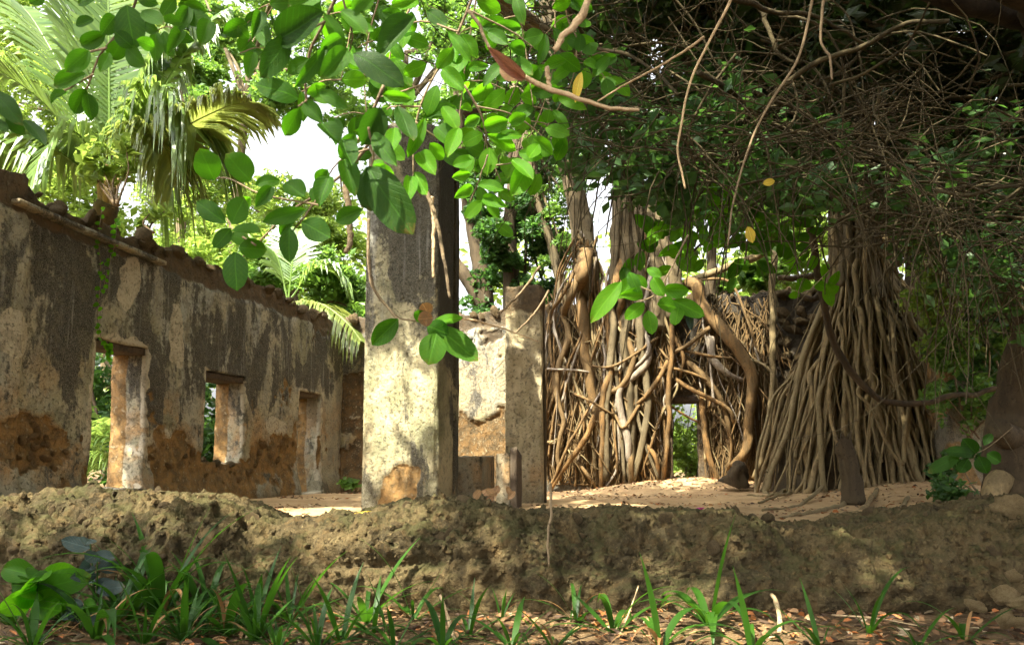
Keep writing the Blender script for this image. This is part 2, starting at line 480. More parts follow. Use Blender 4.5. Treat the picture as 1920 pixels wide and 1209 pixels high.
def sand_mat():
    m = M('court_sand', 0.95, 0.1)
    c = m.coord()
    a = m.noise(c, 0.9, 5, 0.6); b = m.noise(c, 6, 5, 0.65); g = m.noise(c, 60, 4, 0.7)
    col = m.mix(m.step(a, 0.35, 0.65), (0.46, 0.315, 0.16), (0.37, 0.235, 0.115))
    col = m.mix(m.math('MULTIPLY', m.step(b, 0.45, 0.65), 0.7), col, (0.25, 0.16, 0.085))
    col = m.mix(m.math('MULTIPLY', m.step(m.noise(c, 1.6, 5, 0.7, 0.6), 0.5, 0.66), 0.55), col, (0.20, 0.125, 0.065))
    col = m.mix(m.math('MULTIPLY', m.step(g, 0.45, 0.7), 0.45), col, (0.56, 0.41, 0.26))
    m.bump(m.math('ADD', m.math('MULTIPLY', b, 0.6), m.math('MULTIPLY', g, 0.5)), 0.6, 0.02)
    return m.color(col)
MAT['sand'] = sand_mat()
def soil_mat():
    m = M('dark_soil', 0.95, 0.12)
    c = m.coord()
    b = m.noise(c, 5, 5, 0.65); g = m.noise(c, 38, 5, 0.7)
    col = m.mix(m.step(b, 0.4, 0.6), (0.085, 0.055, 0.028), (0.15, 0.096, 0.048))
    col = m.mix(m.math('MULTIPLY', m.step(g, 0.5, 0.7), 0.6), col, (0.28, 0.19, 0.11))
    m.bump(m.math('ADD', b, g), 0.8, 0.03)
    return m.color(col)
MAT['soil'] = soil_mat()

# ================================================================== SETTING
def court_z(x, y):
    x = np.asarray(x, float); y = np.asarray(y, float)
    z = 0.32 * np.exp(-(((x - 3.6) / 1.9) ** 2 + ((y - 15.7) / 1.3) ** 2))
    z = z + 0.22 * np.exp(-(((x - 6.3) / 1.8) ** 2 + ((y - 13.4) / 1.6) ** 2))
    z = z + 0.16 * sstep(4.6, 6.5, x) * sstep(5.2, 6.5, y)
    p = np.stack([x.ravel(), y.ravel(), np.zeros(x.size)], 1)
    return z + (0.022 * fbm(p, 0.9, 4) + 0.006 * fbm(p, 5, 2)).reshape(x.shape)
def ground_z(x, y):
    x = np.asarray(x, float); y = np.asarray(y, float)
    p = np.stack([x.ravel(), y.ravel(), np.zeros(x.size)], 1)
    n = (0.045 * fbm(p, 0.8, 4) + 0.012 * fbm(p, 6, 3)).reshape(x.shape)
    z = -0.24 + 0.03 * sstep(3.0, 4.6, y) + 0.14 * sstep(4.9, 6.5, y)
    z = z + 0.12 * sstep(2.0, 4.0, x) * (1 - sstep(5, 7, y))
    return z + n * np.where(np.abs(y) < 30, 1, 3)

def grid_sheet(xs, ys, zf):
    X, Y = np.meshgrid(xs, ys, indexing='ij')
    Z = zf(X, Y)
    V = np.stack([X, Y, Z], -1).reshape(-1, 3)
    nx, ny = len(xs), len(ys)
    i = np.arange(nx - 1)[:, None] * ny; j = np.arange(ny - 1)[None, :]
    F = np.stack([i + j, i + ny + j, i + ny + j + 1, i + j + 1], -1).reshape(-1, 4)
    return V, F
xs = np.concatenate([np.linspace(-90, -9, 20), np.linspace(-8.5, 9, 190), np.linspace(9.5, 90, 20)])
ys = np.concatenate([np.linspace(-30, 0, 12), np.linspace(0.5, 6, 130), np.linspace(6.3, 30, 50), np.linspace(32, 120, 16)])
V, F = grid_sheet(xs, ys, ground_z)
obj('ground', V, F, MAT['soil'], kind='structure', label='dark soil ground strewn with dead leaves in front of the low wall')
S, T = np.meshgrid(np.linspace(-0.3, 14, 230), np.linspace(0, 1, 190), indexing='ij')
T = -0.2 + T * ((17.2 - 0.2117 * S - 5.35) / 0.9773 + 0.2)
P = C0 + S[..., None] * NL + T[..., None] * DL
Z = court_z(P[..., 0], P[..., 1])
V = np.stack([P[..., 0], P[..., 1], Z], -1).reshape(-1, 3)
i = np.arange(229)[:, None] * 190; j = np.arange(189)[None, :]
F = np.stack([i + j, i + j + 1, i + 190 + j + 1, i + 190 + j], -1).reshape(-1, 4)
obj('court_floor', V, F, MAT['sand'], kind='structure', label='pale sandy floor of the roofless ruined room')

# ------------------------------------------------------------------ walls
def wall_mesh(p0, along, normal, L, H, ds, holes, top, disp, thick, zc=2.75, bare_f=None, inplane=0.02, zb=-0.3):
    """front grid with holes, reveals, top and back as one closed mesh. disp(S,Z)->offset along the normal"""
    ns = int(round(L / ds)) + 1; nz = int(round((H - zb) / ds)) + 1
    s = np.linspace(0, L, ns); z = np.linspace(zb, H, nz)
    S, Z = np.meshgrid(s, z, indexing='ij')
    hs = []
    cell = np.ones((ns - 1, nz - 1), bool)
    for (a, b, c, d) in holes:
        i0, i1 = int(round(a / L * (ns - 1))), int(round(b / L * (ns - 1)))
        j0, j1 = int(round((c - zb) / (H - zb) * (nz - 1))), int(round((d - zb) / (H - zb) * (nz - 1)))
        cell[i0:i1, j0:j1] = False
        hs.append((i0, i1, j0, j1))
    q = np.stack([S.ravel(), Z.ravel(), np.zeros(S.size)], 1)
    S2 = S + inplane * fbm(q + 5.1, 2.5, 4).reshape(S.shape) * 2
    Z2 = Z + inplane * fbm(q + 31.7, 2.5, 4).reshape(S.shape) * 2
    tp = top(S)
    Zs = np.where(Z2 > zc, zc + (Z2 - zc) * (tp - zc) / (H - zc), Z2)
    bare = bare_f(S2, Zs) if bare_f else np.zeros(S.shape)
    D = disp(S2, Zs, bare)
    def world(Sx, Zx, Dx):
        return p0 + Sx[..., None] * along + np.stack([0 * Sx, 0 * Sx, Zx], -1) + Dx[..., None] * normal
    Vf = world(S2, Zs, D).reshape(-1, 3)
    Vb = world(S2, Zs, np.full(S.shape, -thick)).reshape(-1, 3)
    V = [Vf, Vb]; B = [bare.ravel(), np.ones(S.size)]
    nf = ns * nz
    idx = np.arange(nf).reshape(ns, nz)
    q00, q10, q11, q01 = idx[:-1, :-1], idx[1:, :-1], idx[1:, 1:], idx[:-1, 1:]
    quads = np.stack([q00, q10, q11, q01], -1)[cell]
    F = [quads, quads[:, ::-1] + nf]
    cnt = 2 * nf
    loops = []
    for (i0, i1, j0, j1) in hs:
        lp = [idx[i, j0] for i in range(i0, i1)] + [idx[i1, j] for j in range(j0, j1)] + \
             [idx[i, j1] for i in range(i1, i0, -1)] + [idx[i0, j] for j in range(j1, j0, -1)]
        loops.append((lp, True))
    loops.append(([idx[i, nz - 1] for i in range(ns)], False))
    loops.append(([idx[0, j] for j in range(nz)], False))
    loops.append(([idx[ns - 1, j] for j in range(nz)], False))
    K = 10
    for lp, closed in loops:
        lp = np.array(lp); n = len(lp)
        a, b = Vf[lp], Vb[lp]
        rings = [lp]
        cen = a.mean(0)
        for k in range(1, K):
            f = k / K
            p = a * (1 - f) + b * f
            dirv = p - cen if closed else np.tile(np.array([0, 0, 1.0]), (n, 1))
            dirv = dirv - np.outer(dirv @ normal, normal)
            dirv /= np.linalg.norm(dirv, axis=1)[:, None] + 1e-9
            amp = (0.015 if f < 0.5 else 0.05) if closed else 0.06
            p = p + dirv * (amp * fbm(p, 5, 4))[:, None] * (1 if closed else min(1, 4 * f * (1 - f)) * 2)
            V.append(p)
            B.append(np.full(n, 0.0 if (closed and f < 0.55) else 1.0))
            rings.append(np.arange(cnt, cnt + n)); cnt += n
        rings.append(lp + nf)
        for r0, r1 in zip(rings[:-1], rings[1:]):
            if closed:
                F.append(np.stack([r0, np.roll(r0, -1), np.roll(r1, -1), r1], -1))
            else:
                F.append(np.stack([r0[:-1], r0[1:], r1[1:], r1[:-1]], -1))
    return np.vstack(V), np.vstack(F), np.concatenate(B)

def n2(S, Z, f, o=4, seed=0.0):
    q = np.stack([np.ravel(S) + seed, np.ravel(Z) + seed * 0.7, np.full(np.size(S), seed)], 1)
    return fbm(q, f, o).reshape(np.shape(S))

# stones: a few rubble shapes, shared
def ico(sub):
    import bmesh
    bm = bmesh.new(); bmesh.ops.create_icosphere(bm, subdivisions=sub, radius=1.0)
    V = np.array([v.co[:] for v in bm.verts]); F = np.array([[v.index for v in f.verts] for f in bm.faces]); bm.free()
    return V, F
def stone_mesh(sub, seed, mat, flat=0.7, amp=0.28, smooth=False, fine=0.0):
    V, F = ico(sub)
    r = 1 + amp * fbm(V + seed * 9.7, 1.3, 3)[:, None]
    if fine:
        r = r + fine * fbm(V + seed * 3.3, 4, 4, .65)[:, None] - fine * 1.2 * np.maximum(0, fbm(V + seed * 7.7, 6, 3) - .1)[:, None]
    V = V * r
    # chip flat facets off the lump
    rs = np.random.default_rng(seed)
    for _ in range(6):
        n = rs.normal(size=3); n /= np.linalg.norm(n)
        d = V @ n; lim = 0.72 + 0.15 * rs.random()
        V = V - np.outer(np.maximum(d - lim, 0), n)
    V[:, 2] *= flat
    me = make_mesh('stone', V, F, smooth)
    me.materials.append(mat)
    return me
STONES = [stone_mesh(2, k, MAT['stone']) for k in range(6)]
MAT['ochre_stone'] = rock('ochre_core_stone', (0.31, 0.185, 0.075), (0.20, 0.125, 0.055), (0.27, 0.175, 0.085), sc=2.0)
OCHRES = [stone_mesh(2, 40 + k, MAT['ochre_stone']) for k in range(4)]
PALES = [stone_mesh(4, 20 + k, MAT['pale_stone'], 0.8, 0.6, True, 0.38) for k in range(5)]
def rand_mat(loc, scale, rs=random, flat=False):
    e = Euler((rs.uniform(-.5, .5) if flat else rs.uniform(0, 6.28), rs.uniform(-.5, .5) if flat else rs.uniform(0, 6.28), rs.uniform(0, 6.28)))
    if not hasattr(scale, '__len__'):
        scale = (scale * rs.uniform(.8, 1.25), scale * rs.uniform(.8, 1.25), scale * rs.uniform(.7, 1.1))
    return Matrix.Translation(Vector(loc)) @ e.to_matrix().to_4x4() @ Matrix.Diagonal((*scale, 1))

# --- left wall
def rect_left(xa, xb, ytop, ybot):
    t0, _ = on_left(xb, 800); t1, _ = on_left(xa, 800)
    xm = (xa + xb) / 2
    return (t0, t1, on_left(xm, ybot)[1], on_left(xm, ytop)[1])
H1 = rect_left(172, 270, 640, 915)
H2 = rect_left(383, 458, 700, 868)
H3 = rect_left(560, 600, 735, 925)
LL, LH = 11.5, 3.86
def left_top(S):
    return 3.66 + 0.10 * n2(S, 0 * S, 0.7, 3, 3.0) + 0.11 * n2(S, 0 * S, 4, 4, 8.0) - 0.10 * sstep(3.2, 1.5, S) + 0.14 * sstep(8.2, 8.9, S)
def left_bare(S, Z):
    f = n2(S, Z, 0.75, 5, 2.0) + 0.35 * n2(S, Z, 3.5, 4, 6.0)
    low = 1 - sstep(0.3, 1.9, Z)
    b = sstep(-0.02, 0.14, f - 0.40 + 0.36 * low + 0.10 * n2(S, Z, 12, 3, 16.0))
    # fallen plaster patches seen beside the openings and at the near end
    for (px, py, rx, rz) in ((520, 850, 0.75, 0.38), (425, 890, 0.6, 0.45), (335, 860, 0.45, 0.25), (60, 830, 0.7, 0.3), (590, 850, 0.25, 0.4)):
        t, z = on_left(px, py)
        e = ((S - t) / rx) ** 2 + ((Z - z) / rz) ** 2 + 1.1 * n2(S, Z, 2.2, 5, px * 0.1) + 0.7 * n2(S, Z, 8, 4, 3.0)
        b = np.maximum(b, 1 - sstep(0.85, 1.0, e))
    b = np.maximum(b, sstep(3.30, 3.42, Z + 0.12 * n2(S, Z, 3, 3, 1.0)) * 0.9)
    # thick render over each lintel remains
    return b
def left_disp(S, Z, b):
    d = 0.03 * n2(S, Z, 0.6, 3, 4.0) + 0.012 * n2(S, Z, 3, 4, 9.0) + 0.004 * n2(S, Z, 18, 3, 2.0)
    core = -0.035 + 0.030 * n2(S, Z, 6, 4, 7.0) - 0.035 * np.maximum(0, n2(S, Z, 9, 3, 5.0) - 0.15)
    d = d + b * core
    # flared foot and the step at the near end pier
    d = d + 0.10 * (1 - sstep(0.0, 0.5, Z)) + 0.07 * sstep(8.52, 8.60, S + 0.05 * n2(S, Z, 2, 3, 3.0))
    return d
V, F, B = wall_mesh(C0, DL, NL, LL, LH, 0.032, [H1, H2, H3], left_top, left_disp, 0.55, bare_f=left_bare)
lw = thing('ruined_wall', 'long plastered ruin wall with three openings, streaked black, on the left', 'wall', tuple(C0))
tW = (V - C0) @ DL; PALE = np.zeros(len(V))
for h in (H1, H2, H3):
    dx = np.maximum(np.maximum(h[0] - tW, tW - h[1]), 0); dz = np.maximum(np.maximum(h[2] - V[:, 2], V[:, 2] - h[3]), 0)
    dd = np.hypot(dx, dz) + 0.06 + 0.26 * fbm(V, 2.2, 4) + 0.06 * fbm(V, 9, 3)
    PALE = np.maximum(PALE, (1 - sstep(0.05, 0.11, dd)) * (((V - C0) @ NL) > -0.10))
for (px, py, rx, rz) in ((300, 840, .35, .3), (520, 800, .5, .16), (440, 825, .25, .2), (330, 640, .2, .5), (240, 540, .25, .45), (20, 620, .25, .3)):
    t_, z_ = on_left(px, py)
    PALE = np.maximum(PALE, 0.9 * (1 - sstep(.6, 1.0, ((tW - t_) / rx) ** 2 + ((V[:, 2] - z_) / rz) ** 2 + 1.2 * fbm(V, 2.8, 4))))
obj('wall_body', V, F, MAT['plaster_left'], lw, attrs={'bare': B, 'pale': PALE})
def left_pt(t, z, off=0.0):
    return C0 + DL * t + NL * off + np.array([0, 0, z])
def plank(pts8):
    F = [(0, 1, 3, 2), (4, 6, 7, 5), (0, 4, 5, 1), (2, 3, 7, 6), (0, 2, 6, 4), (1, 5, 7, 3)]
    return np.array(pts8), F
def rough_box(P0, ax, ay, az, n=(12, 4, 6), amp=0.01, fr=6, seed=0.0):
    """box from corner P0 with edge vectors, subdivided, roughened"""
    P0, ax, ay, az = (np.asarray(v, float) for v in (P0, ax, ay, az))
    idx = {}; V = []; F = []
    def vid(i, j, k):
        if (i, j, k) not in idx:
            idx[(i, j, k)] = len(V); V.append(P0 + ax * i / n[0] + ay * j / n[1] + az * k / n[2])
        return idx[(i, j, k)]
    for a, b, c in ((0, 1, 2), (1, 2, 0), (2, 0, 1)):
        for side in (0, n[c]):
            for i in range(n[a]):
                for j in range(n[b]):
                    q = []
                    for di, dj in ((0, 0), (1, 0), (1, 1), (0, 1)):
                        e = [0, 0, 0]; e[a] = i + di; e[b] = j + dj; e[c] = side
                        q.append(vid(*e))
                    F.append(tuple(q if side else q[::-1]))
    V = np.array(V)
    cen = V.mean(0)
    dv = V - cen; dv /= np.linalg.norm(dv, axis=1)[:, None]
    V = V + dv * (amp * fbm(V + seed, fr, 4))[:, None]
    return V, F
for k, (h, th) in enumerate(((H1, 0.10), (H2, 0.11), (H3, 0.10))):
    V, F = join([rough_box(left_pt(h[0] - 0.10, h[3] - th + 0.012 * k, -0.05), DL * (h[1] - h[0] + 0.2) + np.array([0, 0, -0.03]), NL * -0.23, (0, 0, th), (16, 3, 3), 0.016, 7, k),
                 rough_box(left_pt(h[0] - 0.08, h[3] - th * 0.9, -0.30), DL * (h[1] - h[0] + 0.16), NL * -0.23, (0, 0, th * 0.9), (16, 3, 3), 0.016, 7, k + 5)])
    obj('lintel', V, F, MAT['wood'], lw)
# ledge: thin projecting slab course near the top
seg = []
V, F = rough_box(left_pt(on_left(300, 450)[0], 3.36, 0.0), DL * (on_left(20, 330)[0] - on_left(300, 450)[0]) + np.array([0, 0, 0.06]), NL * 0.13, (0, 0, 0.055), (90, 3, 2), 0.03, 5, 2.0)
obj('ledge', V, F, MAT['plaster_back'], lw, attrs={'bare': np.zeros(len(V))})
# rubble crest
for k in range(190):
    t = random.uniform(0.3, 9.2)
    z = float(left_top(np.array([t]))[0]) + random.uniform(-0.06, 0.05)
    inst('stone', random.choice(STONES), lw, rand_mat(left_pt(t, z, random.uniform(-0.45, 0.02)), random.choice((.03, .04, .05, .07, .10, .13))))
for px, py, n_ in ((520, 850, 16), (425, 890, 10), (335, 860, 9), (60, 830, 16), (590, 850, 4), (110, 850, 8)):
    for k in range(n_):
        t, z = on_left(px + random.gauss(0, 28), py + random.gauss(0, 18))
        if any(h[0] - .1 < t < h[1] + .1 and z > h[2] - .1 for h in (H1, H2, H3)): continue
        s_ = random.uniform(.03, .075)
        inst('stone', random.choice(OCHRES), lw, rand_mat(left_pt(t, z, -0.035), s_))
# rubble sill under the second opening
for k in range(16):
    t = random.uniform(H2[0] + .05, H2[1] - .02)
    inst('stone', random.choice(STONES), lw, rand_mat(left_pt(t, H2[2] + random.uniform(-0.03, 0.02), random.uniform(-0.4, -0.05)), random.uniform(0.06, 0.11)))

# --- back wall
LB, BH = 14.5, 4.0
sw0, zw0 = st_back(1262, 890); sw1, zw1 = st_back(1308, 752)
HB = (sw0, sw1, st_back(1285, 893)[1], st_back(1285, 752)[1])
def back_top(S):
    return 3.74 + 0.10 * n2(S, 0 * S, 0.8, 3, 13.0) + 0.12 * n2(S, 0 * S, 4, 4, 18.0) + 0.15 * sstep(3.0, 6.0, S)
def back_bare(S, Z):
    f = n2(S, Z, 0.8, 5, 22.0) + 0.3 * n2(S, Z, 4, 4, 26.0)
    b = sstep(0.02, 0.06, f - 0.32 + 0.30 * (1 - sstep(0.6, 1.8, Z)))
    for (px, py, rx, rz) in ((935, 800, 0.55, 0.42), (862, 830, 0.35, 0.5), (1400, 620, 2.0, 0.8)):
        p = on_back(px, py); s = np.dot(p - C0, NL)
        e = ((S - s) / rx) ** 2 + ((Z - p[2]) / rz) ** 2 + 1.1 * n2(S, Z, 2.2, 5, px * 0.1) + 0.7 * n2(S, Z, 8, 4, 3.0)
        b = np.maximum(b, 1 - sstep(0.85, 1.0, e))
    b = np.maximum(b, sstep(3.35, 3.5, Z + 0.12 * n2(S, Z, 3, 3, 1.0)))
    b = np.maximum(b, sstep(4.6, 5.2, S + 0.4 * n2(S, Z, 1, 3, 2.0)))
    return b
def back_disp(S, Z, b):
    d = 0.04 * n2(S, Z, 0.6, 3, 14.0) + 0.012 * n2(S, Z, 3, 4, 19.0)
    core = -0.05 + 0.05 * n2(S, Z, 4, 4, 17.0)
    return d + b * core + 0.10 * (1 - sstep(0.0, 0.5, Z))
V, F, B = wall_mesh(C0 - NL * 0.5, NL, NB, LB + 0.5, BH, 0.045, [(HB[0] + 0.5, HB[1] + 0.5, HB[2], HB[3])],
                    lambda S: back_top(S - 0.5), lambda S, Z, b: back_disp(S - 0.5, Z, b), 0.6, bare_f=lambda S, Z: back_bare(S - 0.5, Z))
bw = thing('ruined_wall', 'back wall of the ruin with a small doorway, half covered by roots', 'wall', tuple(C0 + NL * 7))
sB = (V - C0) @ NL
me_o = obj('wall_body', V, F, MAT['plaster_back'], bw, attrs={'bare': B, 'stain_shade': 0.45 * sstep(8.5, 10.5, sB) + 0.38 * sstep(4.1, 4.6, sB) * (1 - sstep(8.5, 10.5, sB))})  # darkened behind the roots to put their shade in; right end mouldy
def back_pt(s, z, off=0.0):
    return C0 + NL * s + NB * off + np.array([0, 0, z])
for k in range(150):
    s = random.uniform(0.0, 13.5)
    z = float(back_top(np.array([s]))[0]) + random.uniform(-0.08, 0.06)
    inst('stone', random.choice(STONES), bw, rand_mat(back_pt(s, z, random.uniform(-0.5, 0.04)), random.uniform(0.06, 0.16)))
# bare masonry on the right of the back wall: roughly coursed stones
z = 1.9
while z < 3.75:
    s = st_back(1300, 600)[0] + random.uniform(0, .2)
    while s < st_back(1560, 600)[0]:
        w = random.uniform(0.10, 0.34); h = random.uniform(0.07, 0.17)
        if random.random() < .75: inst('stone', random.choice(STONES), bw, Matrix.Translation(Vector(back_pt(s + w / 2, z + random.uniform(-.07, .07), random.uniform(-.09, -.03)))) @ Euler((random.uniform(-.5, .5), random.uniform(-.5, .5), random.uniform(-.4, .2))).to_matrix().to_4x4() @ Matrix.Diagonal((w * .62, 0.12, h * .95, 1)))
        s += w + 0.02
    z += 0.17
V, F = rough_box(back_pt(HB[0] - 0.2, HB[3] - 0.02, 0.02), NL * (HB[1] - HB[0] + 0.4), NB * -0.5, (0, 0, 0.13), (14, 4, 3), 0.02, 5, 4)
obj('lintel', V, F, MAT['wood'], bw)

# --- pillars
def pillar_mesh(A, w, d, h, nper, nz, disp, taper=0.03, ragged=0.08, seed=0.0, z0=-0.15):
    per = []
    nw, nd = int(nper * w / (w + d) / 2), int(nper * d / (w + d) / 2)
    def edge(p, q, n, nrm):
        for i in range(n):
            f = i / n
            per.append((*(np.array(p) * (1 - f) + np.array(q) * f), *nrm))
    edge((0, 0), (w, 0), nw, (0, -1)); edge((w, 0), (w, d), nd, (1, 0)); edge((w, d), (0, d), nw, (0, 1)); edge((0, d), (0, 0), nd, (-1, 0))
    per = np.array(per); n = len(per)
    zz = np.linspace(z0, h, nz)
    V = []; B = []
    for k, z in enumerate(zz):
        xy = per[:, :2].copy()
        c = np.array([w / 2, d / 2])
        sc = 1 + taper * (1 - z / h)
        xy = c + (xy - c) * sc
        # rounded arrises
        q = np.abs(xy - c) / np.array([w / 2, d / 2])
        corner = np.clip((np.minimum(q[:, 0], q[:, 1]) - 0.93) / 0.07, 0, 1)
        P = A + xy[:, :1] * NL + xy[:, 1:] * (-DL) + np.array([0, 0, z])
        cn = (xy - c); cn = cn[:, :1] * NL + cn[:, 1:] * (-DL); cn /= np.linalg.norm(cn, axis=1)[:, None]
        wear = (0.02 + 0.05 * np.maximum(0, fbm(P + seed + 3, 3, 3))) * min(1, min(w, d) / .5)
        P = P - cn * (corner * wear)[:, None]
        nr = per[:, 2:3] * NL + per[:, 3:4] * (-DL)
        dsp, bb = disp(P, per, z)
        P = P + nr * dsp[:, None]
        if k == nz - 1 or k > nz - 6:
            f = (k - (nz - 6)) / 5
            P[:, 2] += f * ragged * fbm(P + seed, 4, 3)
        V.append(P); B.append(bb)
    # top cap
    for f in (0.75, 0.45, 0.15):
        base = V[nz - 1]
        cc = base.mean(0)
        P = cc + (base - cc) * f
        P[:, 2] += 0.05 * fbm(P + seed, 5, 3)
        V.append(P); B.append(np.full(n, 0.8))
    m = len(V)
    V = np.vstack(V); B = np.concatenate(B)
    i = np.arange(m - 1)[:, None] * n; j = np.arange(n)[None, :]; j2 = (j + 1) % n
    F = np.stack([i + j, i + j2, i + n + j2, i + n + j], -1).reshape(-1, 4)
    return V, F, B
Ab = floor_at(677, 957)
wB = np.linalg.norm(hit(818, 957, Ab, NB)[:2] - Ab[:2])
bare_pts = [hit(755, 900, Ab, NB), hit(745, 925, Ab, NB)]
def big_disp(P, per, z):
    d = 0.012 * fbm(P, 1.5, 4) + 0.008 * fbm(P, 7, 4) + 0.003 * fbm(P, 25, 2)
    b = np.zeros(len(P))
    front = per[:, 3] < -0.5
    for c, r in zip(bare_pts, (0.20, 0.26)):
        e = np.linalg.norm(P - c, axis=1) / r + 0.9 * fbm(P, 4, 4)
        b = np.maximum(b, (1 - sstep(0.8, 1.0, e)) * front)
    side = per[:, 2] > 0.5
    g = side * (np.abs(per[:, 1] - 0.70) < 0.05)
    d = d - 0.03 * b + b * 0.02 * fbm(P, 9, 3) - 0.07 * g * (z < 4.6)
    return d, b
zt = at(760, 245, Ab[1])[2]
V, F, B = pillar_mesh(Ab, wB, wB * 0.98, zt, 200, 170, big_disp, 0.03, 0.15, 1.0)
u_ = (V - Ab) @ NL / wB; w_ = (V - Ab) @ (-DL)
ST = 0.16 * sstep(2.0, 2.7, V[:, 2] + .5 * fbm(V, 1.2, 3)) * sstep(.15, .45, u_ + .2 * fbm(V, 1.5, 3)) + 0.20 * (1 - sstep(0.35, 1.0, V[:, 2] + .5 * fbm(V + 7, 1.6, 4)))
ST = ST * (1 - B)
ST = np.where((u_ > .97) & (w_ > .02), 0.12 + 0.25 * sstep(1.5, 2.3, V[:, 2]), ST)  # right side face darkened further, mould and its shade in one tone
obj('pillar', V, F, MAT['plaster_pillar'], loc=tuple(Ab + NL * wB / 2), attrs={'bare': B, 'stain_shade': ST},
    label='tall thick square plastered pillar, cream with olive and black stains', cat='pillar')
As = floor_at(947, 942)
wS = np.linalg.norm(hit(1017, 942, As, NB)[:2] - As[:2])
def small_disp(P, per, z):
    return 0.02 * fbm(P + 4, 1.5, 4) + 0.010 * fbm(P, 7, 4), 0.8 * sstep(2.75, 3.0, z + 0.2 * fbm(P, 3, 3))
V, F, B = pillar_mesh(As, wS, wS * 0.62, at(980, 538, As[1])[2], 120, 110, small_disp, 0.02, 0.05, 5.0)
obj('pillar', V, F, MAT['plaster_small'], loc=tuple(As + NL * wS / 2), attrs={'bare': B},
    label='shorter slender square pillar, stained, standing before the back wall', cat='pillar')
# thin pole standing against the small pillar's right edge
p0 = floor_at(1021, 942); p1 = at(1017, 560, p0[1] + .02)
V, F = tube(spline([p0 - [0, 0, .1], (p0 + p1) / 2 + [0.015, 0, 0], p1], 24), np.linspace(0.035, 0.02, 24), 8, 0.1, 9)
obj('wooden_pole', V, F, MAT['dark_trunk'], loc=tuple(p0), label='thin dark pole upright against the slender pillar', cat='pole')
# pillar stump block beside the big pillar
A1 = floor_at(846, 948); w1 = np.linalg.norm(hit(902, 948, A1, NB)[:2] - A1[:2])
def st_disp(P, per, z):
    return 0.010 * fbm(P, 3, 4) + 0.004 * fbm(P, 12, 3), 0.3 * np.ones(len(P))
V, F, B = pillar_mesh(A1, w1, w1 * 1.9, at(870, 855, A1[1])[2], 100, 36, st_disp, 0.02, 0.03, 8.0)
obj('masonry_block', V, F, MAT['plaster_left'], loc=tuple(A1 + NL * w1 / 2), attrs={'bare': B * 0},
    label='low squared masonry block beside the tall pillar', cat='block')
A2 = floor_at(930, 952); w2 = np.linalg.norm(hit(956, 952, A2, NB)[:2] - A2[:2])
V, F, B = pillar_mesh(A2, w2, w2 * 2.6, at(945, 850, A2[1])[2], 90, 36, st_disp, 0.02, 0.03, 9.0)
t_blk = thing('broken_post', 'broken grey plaster post with dark edge slab, right of the block', 'post', tuple(A2))
obj('post_core', V, F, MAT['plaster_left'], t_blk, attrs={'bare': B * 0})
V, F = rough_box(A2 + NL * (w2 + 0.01) - DL * -0.02 + [0, 0, -.1], NL * 0.085, -DL * 0.33, (0, 0, at(962, 838, A2[1])[2] + .1), (3, 6, 16), 0.02, 5, 3)
top = V[:, 2].max(); k = V[:, 2] > top - 0.1; V[k, 2] -= 0.10 * ((V[k] - A2) @ -DL) / 0.33 + 0.03 * np.abs(fbm(V[k], 8, 2))
obj('edge_slab', V, F, MAT['wood'], t_blk)

# --- low front wall of coral rag
def low_top(X):
    px = np.interp(X * FPX / 5.15 + 960, [-300, 0, 60, 150, 300, 420, 470, 500, 600, 690, 800, 900, 990, 1100, 1200, 1300, 1370, 1430, 1500, 1600, 1700, 1800, 1900, 2200],
                   [960, 958, 938, 932, 932, 945, 968, 990, 988, 968, 945, 945, 964, 968, 966, 964, 970, 992, 990, 980, 968, 955, 940, 930])
    return EYE - (px - 873) / FPX * 5.15
nX, nU = 900, 170
Xs = np.linspace(-4.9, 5.2, nX)
u = np.linspace(0, 1, nU)
X, U = np.meshgrid(Xs, u, indexing='ij')
ht = low_top(X) + 0.025 * n2(X, 0 * X, 1.2, 3, 40.0)
yb = 4.35 + 0.10 * n2(X, 0 * X, 0.5, 3, 41.0) - 0.10 * sstep(-2.0, -4.0, X)
zb0 = -0.42
# profile: front face 0..0.42, top 0.42..0.85, back 0.85..1
depth = 1.15 + 1.2 * sstep(-1.9, -3.6, X)
cth = np.cos(math.pi * U); sth = np.sin(math.pi * U)
Yp = yb - 0.06 + (depth + 0.62) / 2 * (1 - np.sign(cth) * np.abs(cth) ** 0.78)
Zp = zb0 + (ht - zb0) * np.clip(sth, 0, 1) ** 0.42
P = np.stack([X, Yp, Zp], -1)
dX = np.gradient(P, axis=0); dU = np.gradient(P, axis=1)
N = np.cross(dX, dU); N /= np.linalg.norm(N, axis=-1)[..., None] + 1e-9
if N[nX // 2, nU // 4, 1] > 0: N = -N
q = P.reshape(-1, 3)
rid = 1 - np.abs(fbm(q + 3, 3.2, 4)) * 2
big = fbm(q, 1.6, 4)
pit = np.maximum(0, fbm(q + 9, 6.5, 3) - 0.08)
pit2 = np.maximum(0, fbm(q + 19, 15, 3) - 0.05)
cav = np.exp(-(((q[:, 0] - 0.95) / 0.55) ** 2 + ((q[:, 2] - 0.06) / 0.09) ** 2)) * (q[:, 1] < 5.0)
cav += 0.7 * np.exp(-(((q[:, 0] + 0.75) / 0.6) ** 2 + ((q[:, 2] - 0.05) / 0.035) ** 2)) * (q[:, 1] < 5.0)
edge = np.sin(np.clip(U.ravel(), 0.02, 0.98) * math.pi) ** 0.3
topw = np.where(U.ravel() > 0.42, 0.55, 1.0)
rid2 = 1 - np.abs(fbm(q + 5, 8.5, 3)) * 2.2; rid3 = 1 - np.abs(fbm(q + 55, 19, 2)) * 2
dsp = (0.10 * big + 0.045 * rid + 0.035 * rid2 + 0.016 * rid3 - 0.16 * pit - 0.13 * pit2 + 0.045 * fbm(q, 24, 4, 0.6)) * topw - 0.20 * cav
